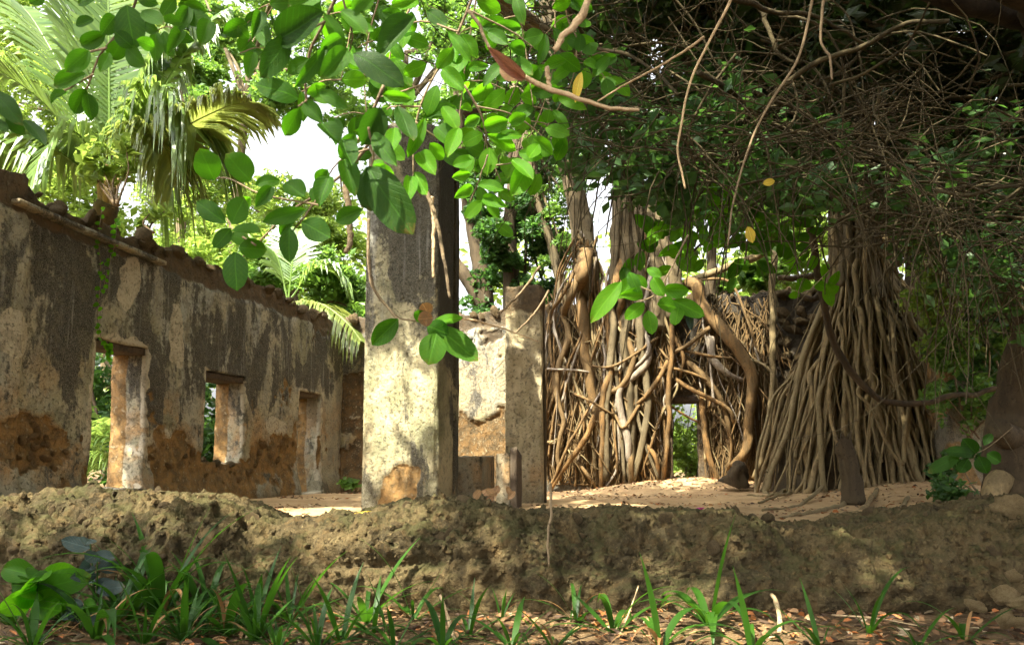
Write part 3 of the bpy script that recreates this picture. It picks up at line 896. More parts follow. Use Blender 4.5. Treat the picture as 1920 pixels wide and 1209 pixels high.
V = q + N.reshape(-1, 3) * (dsp * edge)[:, None]
i = np.arange(nX - 1)[:, None] * nU; j = np.arange(nU - 1)[None, :]
F = np.stack([i + j, i + nU + j, i + nU + j + 1, i + j + 1], -1).reshape(-1, 4)
low = thing('low_wall', 'crumbled low coral rag wall across the front, brown and mossy', 'wall', (0, 4.9, -0.2))
obj('wall_body', V, F, MAT['coral'], low)
LOWV = V.reshape(nX, nU, 3)
for k in range(290):
    a, c = random.randrange(20, nX - 20), random.randrange(int(nU * .12), int(nU * .80))
    p = LOWV[a, c]
    s = random.choice((0.018, 0.022, 0.028, 0.035, 0.05)) * random.uniform(.8, 1.3)
    inst('stone', random.choice(STONES), low, rand_mat(p - N[a, c] * s * 0.35, s))

# loose crumb of the wall: small angular bits too many to count
iv, if_ = ico(1)
nb = 5200
aa = rng.integers(10, nX - 10, nb); cc = rng.integers(int(nU * .08), int(nU * .82), nb)
ctr = LOWV[aa, cc]; sz = 0.006 + 0.020 * rng.random(nb) ** 2.2
Vb = iv[None] * (0.75 + 0.5 * rng.random((nb, len(iv), 1))) * sz[:, None, None] * rng.uniform(.6, 1.3, (nb, 1, 3)) + ctr[:, None, :]
Fb = (if_[None] + (np.arange(nb) * len(iv))[:, None, None]).reshape(-1, 3)
obj('rubble', Vb.reshape(-1, 3), Fb, MAT['coral'], low, smooth=False, kind='stuff')
# ground litter on court, loose stones etc. follow after the trees
exec_after = []

# ================================================================== TREES AND ROOTS
def rootobj(parent, ctrl, r0, r1, mat, n=None, sides=8, name='root', lump=0.22, flute=0.0, lf=9.0, nfl=4):
    ctrl = np.asarray(ctrl, float)
    L = np.linalg.norm(np.diff(ctrl, axis=0), axis=1).sum()
    n = n or int(max(8, min(60, L / 0.09)))
    P = spline(ctrl, n)
    wob = min(0.02, 0.35 * r0)
    sd = random.uniform(0, 99)
    q = np.stack([np.arange(n) * 0.31 + sd, np.full(n, sd), np.zeros(n)], 1)
    P = P + wob * np.stack([fbm(q, 1, 2), fbm(q + 7, 1, 2), fbm(q + 13, 1, 2)], 1) * 1.6
    rr = np.linspace(r0, r1, n) * (1 + 0.12 * fbm(q + 21, 0.7, 2))
    V, F = tube(P, rr, sides, lump, lf, flute, nfl, True, sd)
    return obj(name, V, F, mat, parent)

# --- fig on the back wall
fig = thing('strangler_fig', 'strangler fig on the back wall, tangled roots round the small doorway', 'tree', tuple(on_back(1180, 545)))
tA = on_back(1175, 560, 0.0) - NB * 0.25
def pxl(pts, Y): return [at(x, y, Y) for x, y in pts]
rootobj(fig, [on_back(1172, 600, -0.35), on_back(1174, 555, -0.1), at(1176, 480, 15.8), at(1178, 380, 15.8), at(1182, 250, 15.8), at(1186, 100, 15.7), at(1190, -120, 15.6)], 0.30, 0.25, MAT['trunk'], 60, 32, 'trunk', 0.16, 0.20, 5)
for (x0, x1, r) in ((1158, 1150, .12), (1190, 1200, .12), (1175, 1172, .13), (1200, 1206, .06), (1153, 1150, .06)):
    rootobj(fig, [on_back(x1 + random.uniform(-30, 30), 900, 0.2), on_back(x1 + random.uniform(-20, 20), 760, 0.25), on_back(x1, 640, 0.3), on_back(x1, 545, 0.25), at(x0, 400, 15.55), at(x0 + 6, 230, 15.55), at(x0 + 12, 20, 15.5)], r * .55, r * .9, MAT['trunk'], 60, 12, 'root', 0.25, 0.15)
rootobj(fig, [on_back(1112, 610, -0.35), on_back(1103, 560, -0.15), at(1098, 500, 15.9), at(1086, 400, 15.9), at(1062, 290, 15.9), at(1045, 220, 15.9), at(1035, 60, 15.9), at(1010, -80, 16)], 0.27, 0.17, MAT['trunk'], 60, 24, 'trunk', 0.2, 0.12, 4)
rootobj(fig, [on_back(1225, 620, 0.15), at(1232, 520, 15.7), at(1222, 440, 15.7), at(1212, 380, 15.8)], 0.26, 0.10, MAT['trunk'], 30, 14, 'trunk', 0.25, 0.15)
rootobj(fig, [on_back(1265, 600, 0.15), at(1262, 520, 15.5), at(1250, 450, 15.5), at(1225, 380, 15.6)], 0.18, 0.08, MAT['trunk'], 30, 12, 'trunk', 0.25, 0.15)
Zk = lambda pts: [(980 + x / 2.518, 500 + y / 2.518) for x, y in pts]
KEY = [
 ([(700, 120), (705, 400), (690, 560), (690, 700), (680, 860), (660, 1010)], 16, 13, 0.30, 'root'),
 ([(850, 190), (960, 320), (1050, 440), (1085, 540), (1075, 660), (1065, 800), (1050, 880), (990, 940)], 38, 24, 0.30, 'root'),
 ([(590, 330), (590, 450), (510, 530), (455, 590), (470, 700), (500, 850), (510, 940)], 20, 18, 0.32, 'root_grey'),
 ([(270, 100), (290, 250), (290, 400), (320, 560), (345, 700), (350, 830)], 40, 22, 0.18, 'root'),
 ([(345, 690), (300, 810), (210, 930), (130, 1050)], 20, 12, 0.30, 'root'),
 ([(400, 200), (420, 450), (380, 600), (375, 800), (370, 1050)], 24, 14, 0.28, 'root'),
 ([(190, 230), (220, 330), (170, 480), (165, 600), (190, 720), (170, 880), (175, 1000)], 22, 10, 0.22, 'root'),
 ([(690, 440), (600, 590), (520, 660)], 14, 10, 0.36, 'root'),
 ([(720, 530), (820, 590), (960, 665), (1000, 740)], 14, 10, 0.30, 'root'),
 ([(880, 290), (760, 380), (690, 420)], 14, 10, 0.32, 'root'),
 ([(740, 420), (840, 500), (920, 600), (960, 700), (980, 800)], 22, 12, 0.20, 'root'),
 ([(850, 600), (860, 800), (880, 900), (915, 1010)], 20, 14, 0.24, 'root'),
 ([(460, 250), (520, 420), (470, 560), (380, 610)], 22, 14, 0.34, 'root'),
 ([(560, 820), (630, 900), (640, 1010)], 14, 12, 0.25, 'root'),
 ([(500, 820), (512, 930), (510, 1045)], 18, 14, 0.30, 'root'),
 ([(910, 690), (960, 760), (985, 840), (970, 960)], 10, 7, 0.22, 'root'),
 ([(240, 600), (330, 640), (430, 700)], 8, 6, 0.40, 'root'),
 ([(100, 480), (250, 490), (330, 500)], 7, 5, 0.36, 'root_grey'),
 ([(740, 390), (880, 420), (1000, 440)], 10, 7, 0.34, 'root'),
 ([(1180, -60), (1175, 100), (1180, 300), (1185, 480), (1175, 640), (1140, 850), (1090, 1000)], 22, 12, 0.35, 'root_skirt'),
 ([(1000, 100), (1070, 280), (1110, 420)], 8, 6, 0.28, 'root'),
 ([(1060, 430), (1150, 470), (1195, 540), (1195, 640)], 9, 7, 0.34, 'root_skirt'),
 ([(880, 330), (900, 440), (960, 500), (1040, 540)], 26, 12, 0.28, 'root_grey'),
 ([(560, 260), (600, 380), (560, 450), (500, 500)], 14, 9, 0.38, 'root_grey'),
 ([(130, 240), (130, 400), (150, 560), (120, 700)], 12, 8, 0.2, 'root'),
 ([(640, 330), (520, 420), (420, 470), (330, 470)], 9, 6, 0.40, 'root'),
 ([(700, 300), (760, 420), (740, 530)], 12, 8, 0.3, 'root'),
 ([(130, 1040), (190, 900), (250, 780), (330, 640)], 9, 7, 0.36, 'root'),
 ([(250, 920), (320, 1000), (350, 1050)], 12, 8, 0.25, 'root'),
 ([(560, 640), (480, 760), (440, 700)], 10, 7, 0.38, 'root'),
 ([(680, 640), (640, 740), (600, 860), (560, 980)], 9, 6, 0.24, 'root'),
 ([(640, 480), (720, 480), (840, 520), (900, 560)], 9, 7, 0.30, 'root'),
]
for pts, r0, r1, off, mt in KEY:
    zp = Zk(pts)
    ctrl = []
    if zp[0][1] < 606:
        x0 = zp[0][0]
        tx = min((1100, 1172, 1232, 1290 if x0 > 1300 else 1262), key=lambda v: abs(v - x0))
        ctrl.append(at(tx, 470 if x0 < 1300 else 530, 15.75))
        ctrl.append(at(tx * .35 + x0 * .65, (505 + zp[0][1]) / 2, 15.45))
    for k, (x, y) in enumerate(zp):
        e = off if 0 < k < len(zp) - 1 else off * 0.6
        p = on_back(x, y, e)
        gz = float(court_z(p[0], p[1]))
        if p[2] < gz - 0.05: p[2] = gz - 0.05
        ctrl.append(p)
    rootobj(fig, ctrl, .85 * r0 / 2.518 * 15.6 / FPX, .85 * r1 / 2.518 * 15.6 / FPX, MAT[mt], sides=10 if r0 < 18 else 14)
# random lattice of thinner roots
for k in range(200):
    x = random.choice((random.uniform(1028, 1260), random.uniform(1028, 1260), random.uniform(1028, 1260), random.uniform(1320, 1440)))
    y = random.uniform(500, 690) if x < 1260 else random.uniform(560, 700); ctrl = []
    off = random.uniform(0.04, 0.24)
    if y < 560:
        tx = min((1100, 1172, 1232), key=lambda v: abs(v - x))
        ctrl.append(at(tx + random.uniform(-22, 22), y - 70, 15.6))
    drift = random.gauss(0, 0.22)
    yend = random.uniform(780, 950) if random.random() < .75 else random.uniform(700, 780)
    while y < yend:
        if y > 735 and 1250 < x < 1318:
            x = 1246 if x < 1285 else 1322
        ctrl.append(on_back(x, y, off + random.uniform(-.04, .04)))
        dy = random.uniform(35, 70); y += dy
        drift = drift * 0.8 + random.gauss(0, 0.16)
        x += dy * drift
        x = min(max(x, 1024), 1470)
    if len(ctrl) < 3: continue
    ctrl[0] = ctrl[0] - NB * (off + .12) if ctrl[0][2] < 4 else ctrl[0]
    for p in ctrl:
        gz = float(court_z(p[0], p[1])) - 0.04
        if p[2] < gz: p[2] = gz
    r = random.choice((0.009, 0.012, 0.015, 0.018, 0.022, 0.028, 0.036))
    rootobj(fig, ctrl, r * (.9 if ctrl[0][0] < 3.3 else .35), r * random.uniform(.5, .9), random.choice((MAT['root'], MAT['root'], MAT['root_skirt'], MAT['root_grey'])), sides=7)

for k in range(60):      # short cross strands that knit the net
    x = random.uniform(1030, 1250) if random.random() < .7 else random.uniform(1315, 1430)
    y = random.uniform(590, 860); a = random.choice((-1, 1)) * random.uniform(.3, 1.2); L = random.uniform(50, 130)
    off = random.uniform(.12, .32); ctrl = []
    for j in range(4):
        xx = x + L * j / 3 * math.cos(a); yy = y + L * j / 3 * abs(math.sin(a)) + random.uniform(-8, 8)
        if yy > 735 and 1250 < xx < 1318: break
        ctrl.append(on_back(xx, min(yy, 900), off * (.5 if j in (0, 3) else 1)))
    if len(ctrl) > 2:
        r = random.choice((.008, .012, .018, .028)); rootobj(fig, ctrl, r, r * .7, random.choice((MAT['root'], MAT['root_skirt'])), sides=6)
mat_parts = []           # fine felt of rootlets clinging to the stone
for k in range(1250):
    x = random.uniform(1026, 1245) if random.random() < .72 else random.uniform(1318, 1440)
    y = random.uniform(550, 850); n_ = 12; L = random.uniform(60, 200); a = random.gauss(0, .45)
    pts = []; of = random.uniform(.01, .12)
    for j in range(n_):
        if y > 735 and 1252 < x < 1316: break
        pts.append(on_back(x, min(y, 908), of)); a = a * .9 + random.gauss(0, .16); x += L / n_ * math.sin(a); y += L / n_ * abs(math.cos(a))
    if len(pts) > 4:
        r = random.uniform(.005, .019)
        mat_parts.append(tube(np.array(pts), np.linspace(r, r * .6, len(pts)), 5, cap=False))
V, F = join(mat_parts)
obj('rootlets', V, F, MAT['root'], fig, kind='stuff')
# --- right fig: trunk and skirt of aerial roots
SK = at(1612, 560, 13.9)
SK = np.array([SK[0], 13.9, 0.0])
fr = thing('aerial_root_fig', 'large fig with a skirt of straight aerial roots at the right', 'tree', tuple(SK + [0, 0, float(court_z(SK[0], SK[1]))]))
topz = 3.75
def skirt(phi, z, extra=0.0):
    f = np.clip(1 - z / topz, 0, 1)
    rx = 0.46 + (1.55 * f ** .78 if phi < 0 or phi > 3.2 else 1.95 * f ** .66) + extra; ry = 0.42 + 1.05 * f ** .9 + extra
    cx = SK[0] + 0.12 * f
    if z > topz:
        g = (z - topz); cx = SK[0] + 0.02 * g; rx = 0.48 + extra; ry = 0.42 + extra
    return np.array([cx + rx * math.sin(phi), SK[1] - ry * math.cos(phi), z])
zz = np.concatenate([np.linspace(-0.2, topz, 60), np.linspace(topz + .1, 9, 40)])
ph = np.linspace(0, 2 * math.pi, 72, endpoint=False)
V = np.array([[skirt(p, z, -0.20) for p in ph] for z in zz]).reshape(-1, 3)
cen = np.repeat(np.array([[SK[0], SK[1]]] * len(zz)), len(ph), 0)
rd = V[:, :2] - cen; rl = np.linalg.norm(rd, axis=1)[:, None]
q = V * np.array([1, 1, 0.22])
V[:, :2] += rd / rl * (0.12 * fbm(q, 6, 4))[:, None]
i = np.arange(len(zz) - 1)[:, None] * len(ph); j = np.arange(len(ph))[None, :]; j2 = (j + 1) % len(ph)
F = np.stack([i + j, i + j2, i + len(ph) + j2, i + len(ph) + j], -1).reshape(-1, 4)
obj('trunk', V, F, MAT['dark_trunk'], fr)  # core coloured dark so the gaps between the roots look shaded
for k in range(285):
    phi = random.gauss(0.05, 0.8)
    if abs(phi) > 1.75: phi = random.uniform(-1.6, 1.6)
    z0 = random.choice((random.uniform(2.6, 3.9), random.uniform(3.5, 5.5), random.uniform(1.4, 3.0)))
    z1 = -0.05 if random.random() < .8 else random.uniform(0.3, 1.2)
    ctrl = []; z = z0; off = random.uniform(-0.14, 0.12) + (0.10 if random.random() < .15 else 0)
    d = random.gauss(0, 0.035)
    zf = random.uniform(.3, .85) * min(z0, 3.4) if random.random() < .62 else -1
    while z > z1:
        q = skirt(phi, z if z > zf else zf * .78 + z * .22, off + random.uniform(-.02, .02)); q[2] = z
        ctrl.append(q)
        dz = random.uniform(0.3, 0.6); z -= dz; phi += d + random.gauss(0, 0.03)
    e = skirt(phi, z1 if zf < 0 else zf * .78 + z1 * .22, off); e[2] = float(court_z(e[0], e[1])) - 0.04 if z1 < 0 else z1
    ctrl.append(e)
    if len(ctrl) < 3: continue
    ctrl[0] = skirt(phi, z0, -0.08)
    r = random.choice((0.010, 0.012, 0.016, 0.02, 0.026, 0.032, 0.04, 0.055))
    rootobj(fr, ctrl, r * random.uniform(.7, 1), r, MAT['root_skirt'], sides=8, lump=0.4)
# braided strands on the trunk above
for k in range(34):
    phi = random.uniform(-1.5, 1.5); z = random.uniform(3.3, 4.2); ctrl = []
    d = random.gauss(0, 0.06)
    while z < 8.5:
        ctrl.append(skirt(phi, z, random.uniform(0, .05))); z += 0.55; phi += d
    r = random.choice((0.03, 0.045, 0.06, 0.08))
    rootobj(fr, ctrl, r, r * .8, MAT['trunk'], sides=8, lump=0.3, name='strand')
# roots running out over the sand
for pts in ([(1600, 905), (1560, 925), (1500, 940), (1430, 950)], [(1560, 900), (1510, 920), (1450, 930), (1400, 928)],
            [(1620, 920), (1580, 940), (1520, 952), (1460, 958)], [(1500, 895), (1470, 912), (1440, 918)], [(1730, 925), (1690, 945), (1640, 955)],
            [(1660, 925), (1620, 945), (1570, 955)], [(1540, 915), (1490, 928), (1420, 938)]):
    ctrl = []
    for x, y in pts:
        p = floor_at(x, y, 0.06); p[2] = float(court_z(p[0], p[1])) + 0.012
        ctrl.append(p)
    rootobj(fr, ctrl, 0.045, 0.015, MAT['root_skirt'], sides=8, name='surface_root')
for pts, Y, r in (([(1590, 505), (1540, 515), (1490, 522), (1460, 522)], 14.3, 0.075), ([(1545, 540), (1525, 560), (1500, 552)], 14.4, 0.06)):
    rootobj(fr, pxl(pts, Y), r, r * .6, MAT['dark_trunk'], sides=10, name='branch')

# second trunk of the fig group behind, and trunk right of it
def simple_trunk(parent, pts, Y, r0, r1, mat, name='trunk', sides=16, lump=.18, fl=.08):
    return rootobj(parent, pxl(pts, Y), r0, r1, mat, 44, sides, name, lump, fl)
simple_trunk(fr, [(1740, 760), (1735, 560), (1722, 380), (1712, 200), (1700, 20), (1690, -120)], 14.6, 0.34, 0.24, MAT['dark_trunk'])
simple_trunk(fr, [(1660, 500), (1668, 380), (1672, 250), (1680, 60), (1685, -120)], 14.4, 0.28, 0.2, MAT['dark_trunk'])

# ------------------------------------------------------------------ leaf clouds
def leaf_cloud(P, size, up=0.4, aspect=0.5, jit=0.35, droop=0.0):
    n = len(P)
    d = rng.normal(size=(n, 3)); d[:, 2] = d[:, 2] * 0.6 - droop
    d /= np.linalg.norm(d, axis=1)[:, None]
    nn = rng.normal(size=(n, 3)); nn[:, 2] += up * 2
    sd = np.cross(d, nn); sd /= np.linalg.norm(sd, axis=1)[:, None] + 1e-9
    nn = np.cross(sd, d)
    s = (size * (1 + jit * rng.normal(size=n)).clip(0.4, 2))[:, None]
    w = s * aspect * 0.5
    V = np.stack([P - d * s * .5, P + sd * w + nn * s * .07, P + d * s * .5, P - sd * w + nn * s * .07], 1).reshape(-1, 3)
    F = np.arange(4 * n).reshape(n, 4)
    var = np.repeat(np.clip(rng.normal(0.5, 0.28, n), 0, 1), 4)
    return V, F, var
def clump_pts(c, r, n, flat=0.8, gap=0.0, gf=2.0, shell=0.45):
    c = np.asarray(c, float)
    m = int(n * (1.6 if gap else 1.0)) + 4
    d = rng.normal(size=(m, 3)); d /= np.linalg.norm(d, axis=1)[:, None]
    rad = r * rng.random(m) ** shell
    P = c + d * rad[:, None] * np.array([1, 1, flat])
    P += 0.16 * r * np.stack([fbm(P, 2 / r, 2), fbm(P + 9, 2 / r, 2), fbm(P + 19, 2 / r, 2)], 1)
    if gap:
        P = P[fbm(P, gf, 2) > gap - 0.35]
    return P[:n]
def crown(parent, clumps, size, mat, dens=1.0, gap=0.3, gf=2.0, aspect=0.5, name='crown', up=0.4, droop=0.1):
    """clumps: (world centre, radius, count)"""
    Ps = [clump_pts(c, r, int(n * dens), 0.8, gap, gf) for c, r, n in clumps]
    P = np.vstack(Ps)
    V, F, var = leaf_cloud(P, size, up, aspect, droop=droop)
    return obj(name, V, F, mat, parent, smooth=False, attrs={'var': var})
def px_clumps(region, Y, n, rpx, count, skip=(), ydep=2.0):
    out = []
    tries = 0
    while len(out) < n and tries < 5000:
        tries += 1
        x = random.uniform(region[0], region[2]); y = random.uniform(region[1], region[3])
        if any(a < x < c and b < y < d for a, b, c, d in skip): continue
        Yk = Y + random.uniform(-ydep, ydep)
        r = rpx * random.uniform(.6, 1.3) * Yk / FPX
        out.append((at(x, y, Yk), r, count))
    return out
GAPS2 = [(floor_at(1120, 950), .8), (floor_at(1270, 925), .7), (at(1180, 720, 15.3), .5), (at(1090, 800, 15.3), .3), (at(958, 740, 12.1), .5), (at(1400, 700, 14.8), .3), (at(1560, 700, 13), .5), (at(300, 850, 10.5), .4), (floor_at(575, 962), 1.2)]
SKYH = [(455, 190, 635, 330)]
def btree(label, base_px, Y, trunk_pts, clumps, size, mat, r0=0.18, bark_m='trunk', name='tree', dens=1, gap=.3, gf=2.0, limbs=6, aspect=.5, group=None, droop=.1):
    b = at(base_px, 900, Y); b[2] = -0.1
    t = thing(name, label, 'tree', tuple(b), group)
    tp = [b] + [at(x, y, Y) for x, y in trunk_pts]
    rootobj(t, tp, r0, r0 * .45, MAT[bark_m], 30, 12, 'trunk', 0.18, 0.06)
    top = tp[-1]
    ks = random.sample(range(len(clumps)), min(limbs, len(clumps)))
    for k in ks:
        c = clumps[k][0]
        s = tp[-2] * .5 + tp[-1] * .5 if random.random() < .6 else tp[-1]
        mid = (s + c) / 2 + np.array([random.uniform(-.3, .3), random.uniform(-.3, .3), random.uniform(0, .4)])
        rootobj(t, [s, mid, c], r0 * .4, r0 * .08, MAT[bark_m], 16, 7, 'limb', 0.15)
    crown(t, clumps, size, MAT[mat], dens, gap, gf, aspect, droop=droop)
    return t

btree('feathery yellow-green tree rising behind the coconut palm', 330, 25, [(335, 500), (350, 300), (360, 150)],
      px_clumps((-60, -160, 460, 380), 25, 52, 55, 900, SKYH, 2.5), 0.19, 'crown_bright', 0.2, gap=.34, gf=1.6, aspect=.4)
btree('pale far tree filling the gaps behind the palm fronds', 200, 30, [(200, 500), (210, 350), (215, 250)],
      px_clumps((-120, 60, 470, 480), 30, 50, 60, 800, [(440, 170, 640, 350)], 2.5), 0.24, 'crown_bright', 0.22, gap=.25, gf=1.2, aspect=.45)
btree('light green spreading tree beyond the left wall, sky gap beside it', 560, 22, [(560, 640), (545, 520), (530, 430)],
      px_clumps((300, 360, 690, 590), 22, 34, 48, 800, [(470, 200, 640, 350)], 2), 0.18, 'crown_bright', 0.16, gap=.30, gf=1.8, aspect=.42)
btree('bushy mid green tree over the end of the left wall', 520, 19, [(520, 640), (520, 560)],
      px_clumps((430, 490, 690, 620), 19, 20, 38, 700, (), 1), 0.15, 'crown_mid', 0.12, gap=.2, gf=2.2)
btree('tall airy tree above the left wall with thin crossing limbs', 440, 21, [(430, 600), (440, 420), (455, 260), (470, 130)],
      px_clumps((340, -120, 690, 190), 21, 44, 46, 760, [(470, 190, 640, 330)], 2), 0.17, 'crown_mid', 0.17, gap=.36, gf=1.8, limbs=10)
btree('tall green tree behind the tall pillar', 780, 23, [(780, 560), (760, 300), (760, 100)],
      px_clumps((660, -160, 1090, 330), 23, 50, 50, 760, (), 2), 0.18, 'crown_mid', 0.2, gap=.34, gf=1.8, limbs=9)
btree('dark leafy ivy-clad tree between the pillars', 960, 18.2, [(958, 540), (955, 440), (965, 330), (985, 200)],
      px_clumps((880, 300, 1040, 600), 18.2, 28, 36, 800, (), .7), 0.13, 'crown_dark', 0.22, 'dark_trunk', gap=.24, gf=2.4, limbs=8)
tl = btree('bare dark forked tree leaning right of the tall pillar', 905, 18.8, [(908, 575), (900, 500), (885, 420), (875, 360), (862, 250), (858, 120)],
      px_clumps((850, 120, 950, 380), 18.8, 9, 30, 260, (), .7), 0.10, 'crown_mid', 0.24, 'dark_trunk', gap=.3, limbs=4)
rootobj(tl, pxl([(910, 575), (880, 530), (850, 480), (830, 420)], 18.7), 0.2, 0.12, MAT['dark_trunk'], 24, 10, 'limb')
btree('bright sunlit tree filling the gap behind the two figs', 1480, 20.5, [(1480, 620), (1470, 480), (1460, 380)],
      px_clumps((1390, 280, 1600, 600), 20.5, 28, 44, 700, (), 1.2), 0.17, 'crown_bright', 0.16, gap=.26, gf=2.0)
btree('broad-leaved green tree right behind the wall fig', 1330, 17.8, [(1330, 600), (1335, 470), (1345, 350)],
      px_clumps((1215, 230, 1450, 570), 17.8, 34, 36, 360, (), .8), 0.26, 'crown_mid', 0.16, 'dark_trunk', gap=.25, gf=2.0, aspect=.6)
btree('thin leaning ivy tree left of the wall fig', 1060, 17.5, [(1060, 600), (1040, 480), (1010, 380), (985, 280), (960, 160)],
      px_clumps((985, 250, 1110, 420), 17.5, 12, 30, 380, (), .6) + px_clumps((1030, 430, 1090, 540), 17.2, 5, 20, 260, (), .3), 0.10, 'crown_mid', 0.14, gap=.28, gf=2.4)
btree('low bright green tree at the far right behind the fig skirt', 1850, 17, [(1850, 600), (1840, 450)],
      px_clumps((1740, 300, 1990, 640), 17, 26, 42, 420, (), 1), 0.12, 'crown_mid', 0.16, 'dark_trunk', gap=.25)
btree('dark evergreen tree standing behind the openings of the left wall', 60, 15.5, [(60, 700), (40, 560), (30, 470)],
      [(at(x, y, 15 + random.uniform(-1, 1)), .7, 520) for x, y in ((-60, 300), (20, 420), (-100, 480), (40, 560), (-20, 640), (60, 700), (100, 760), (150, 700), (180, 780), (120, 840), (200, 850), (60, 860), (0, 800), (230, 720), (-80, 700), (-40, 560))] + [(at(x, y, 16 + random.uniform(-.8, .8)), .6, 420) for x, y in ((300, 720), (340, 800), (330, 880), (380, 860), (390, 780), (410, 720), (430, 830), (280, 820), (260, 880))] + [(at(x, y, 19), .6, 420) for x, y in ((520, 760), (540, 850), (570, 800), (590, 870), (580, 740), (500, 880))], 0.15, 'crown_dark', 0.22, 'dark_trunk', gap=.1)
# far wood seen only as one mass through the gaps
cl = []
for k in range(150):
    x = random.uniform(-500, 2500); y = random.uniform(420, 880)
    if 1080 < x < 1170 and y < 580: continue
    Yk = random.uniform(30, 36)
    cl.append((at(x, y, Yk), random.uniform(1.0, 2.0), 230))
Ps = np.vstack([clump_pts(c, r, n, .9, .1, .8) for c, r, n in cl])
V, F, var = leaf_cloud(Ps, 0.34, .4, .55)
obj('far_wood', V, F, MAT['crown_bright'], smooth=False, attrs={'var': var}, kind='stuff', label='mass of sunlit green woodland far behind the ruin', cat='woodland')

# hedge of shrubs right behind the back wall doorway
def shrub(label, clumps, base, size, mat, name='shrub', gap=.15, aspect=.55, group=None):
    t = thing(name, label, 'shrub', tuple(base), group)
    for c, r, n in clumps[:6]:
        rootobj(t, [base + np.array([random.uniform(-.1, .1), random.uniform(-.1, .1), 0]), (base + c) / 2 + np.array([random.uniform(-.15, .15), 0, 0]), c], 0.02, 0.006, MAT['twig'], 12, 6, 'stem')
    crown(t, clumps, size, MAT[mat], 1, gap, 2.4, aspect)
    return t
b = at(1290, 900, 18.5); b[2] = 0
shrub('sunlit green shrub seen through the small doorway', [(at(random.uniform(1225, 1345), random.uniform(700, 900), 18.5 + random.uniform(-.4, .4)), 0.45, 260) for _ in range(18)], b, 0.11, 'crown_bright')
b = at(1760, 640, 11.8); b[2] = 0.6
shrub('lit small-leaved creeper bush hanging by the fig skirt', [(at(random.uniform(1690, 1830), random.uniform(420, 680), 11.6 + random.uniform(-.4, .4)), 0.34, 200) for _ in range(20)], at(1800, 700, 11.8), 0.10, 'crown_bright', gap=.3, aspect=.6)
shrub('dark leafy bush massed at the right edge under the canopy', [(at(random.uniform(1780, 1990), random.uniform(300, 760), 12.0 + random.uniform(-.5, .5)), 0.45, 300) for _ in range(38)], at(1900, 800, 12.0), 0.13, 'crown_dark', gap=.25)
shrub('green plant clump sprouting on the crest of the left wall', [(at(random.uniform(165, 250), random.uniform(260, 330), 11.6 + random.uniform(-.2, .2)), 0.22, 40) for _ in range(7)], at(215, 385, 11.3), 0.17, 'crown_bright', gap=.2, aspect=.6)
shrub('small bright sprig on the wall crest right of the palm', [(at(random.uniform(262, 310), random.uniform(395, 425), 11.2 + random.uniform(-.2, .2)), 0.14, 16) for _ in range(4)], at(285, 440, 11.2), 0.16, 'crown_bright', gap=.0, aspect=.6)
shrub('leafy green bush hanging over the grey pier', [(at(random.uniform(1765, 1880), random.uniform(560, 790), 11.4 + random.uniform(-.3, .3)), 0.3, 200) for _ in range(14)], at(1830, 820, 11.6), 0.10, 'crown_mid', gap=.3)
shrub('low dark undergrowth at the foot of the grey pier', [(at(random.uniform(1770, 1960), random.uniform(850, 950), 10.6 + random.uniform(-.5, .5)), 0.26, 150) for _ in range(16)], at(1850, 955, 10.6), 0.10, 'crown_dark', gap=.15)
b = floor_at(655, 925); b[2] = 0
shrub('little broad-leaved weed at the foot of the far corner', [(at(random.uniform(635, 668), random.uniform(898, 918), b[1] - .2), 0.12, 9) for _ in range(4)], b, 0.2, 'crown_mid', gap=0, aspect=.7)

for owner, xa, xb, n_ in ((fig, -6.5, 2.5, 62), (fr, 1.5, 9.0, 62)):
    fc = []
    for k in range(n_):
        x = random.uniform(xa, xb); y = random.uniform(7.5, 15.5); z = EYE + .70 * y + random.uniform(.5, 2.4)
        if y > 11 and x < -2: continue
        ts = np.array(TOSUN); bad = False
        for g, gr in GAPS2:
            q = g + ts * ((z - g[2]) / ts[2])
            if np.hypot(q[0] - x, q[1] - y) < gr * .5 + .55: bad = True
        if not bad: fc.append((np.array([x, y, z]), random.uniform(.7, 1.15), 230))
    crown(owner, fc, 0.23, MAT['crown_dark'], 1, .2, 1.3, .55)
    tp = np.array([2.3, 15.5, 8.0]) if owner is fig else np.array([6.3, 13.8, 8.6])
    for c, r, n2_ in fc[::9]:
        rootobj(owner, [tp, (tp + c) / 2 + np.array([0, 0, .5]), c], .12, .03, MAT['trunk'], 16, 8, 'limb')

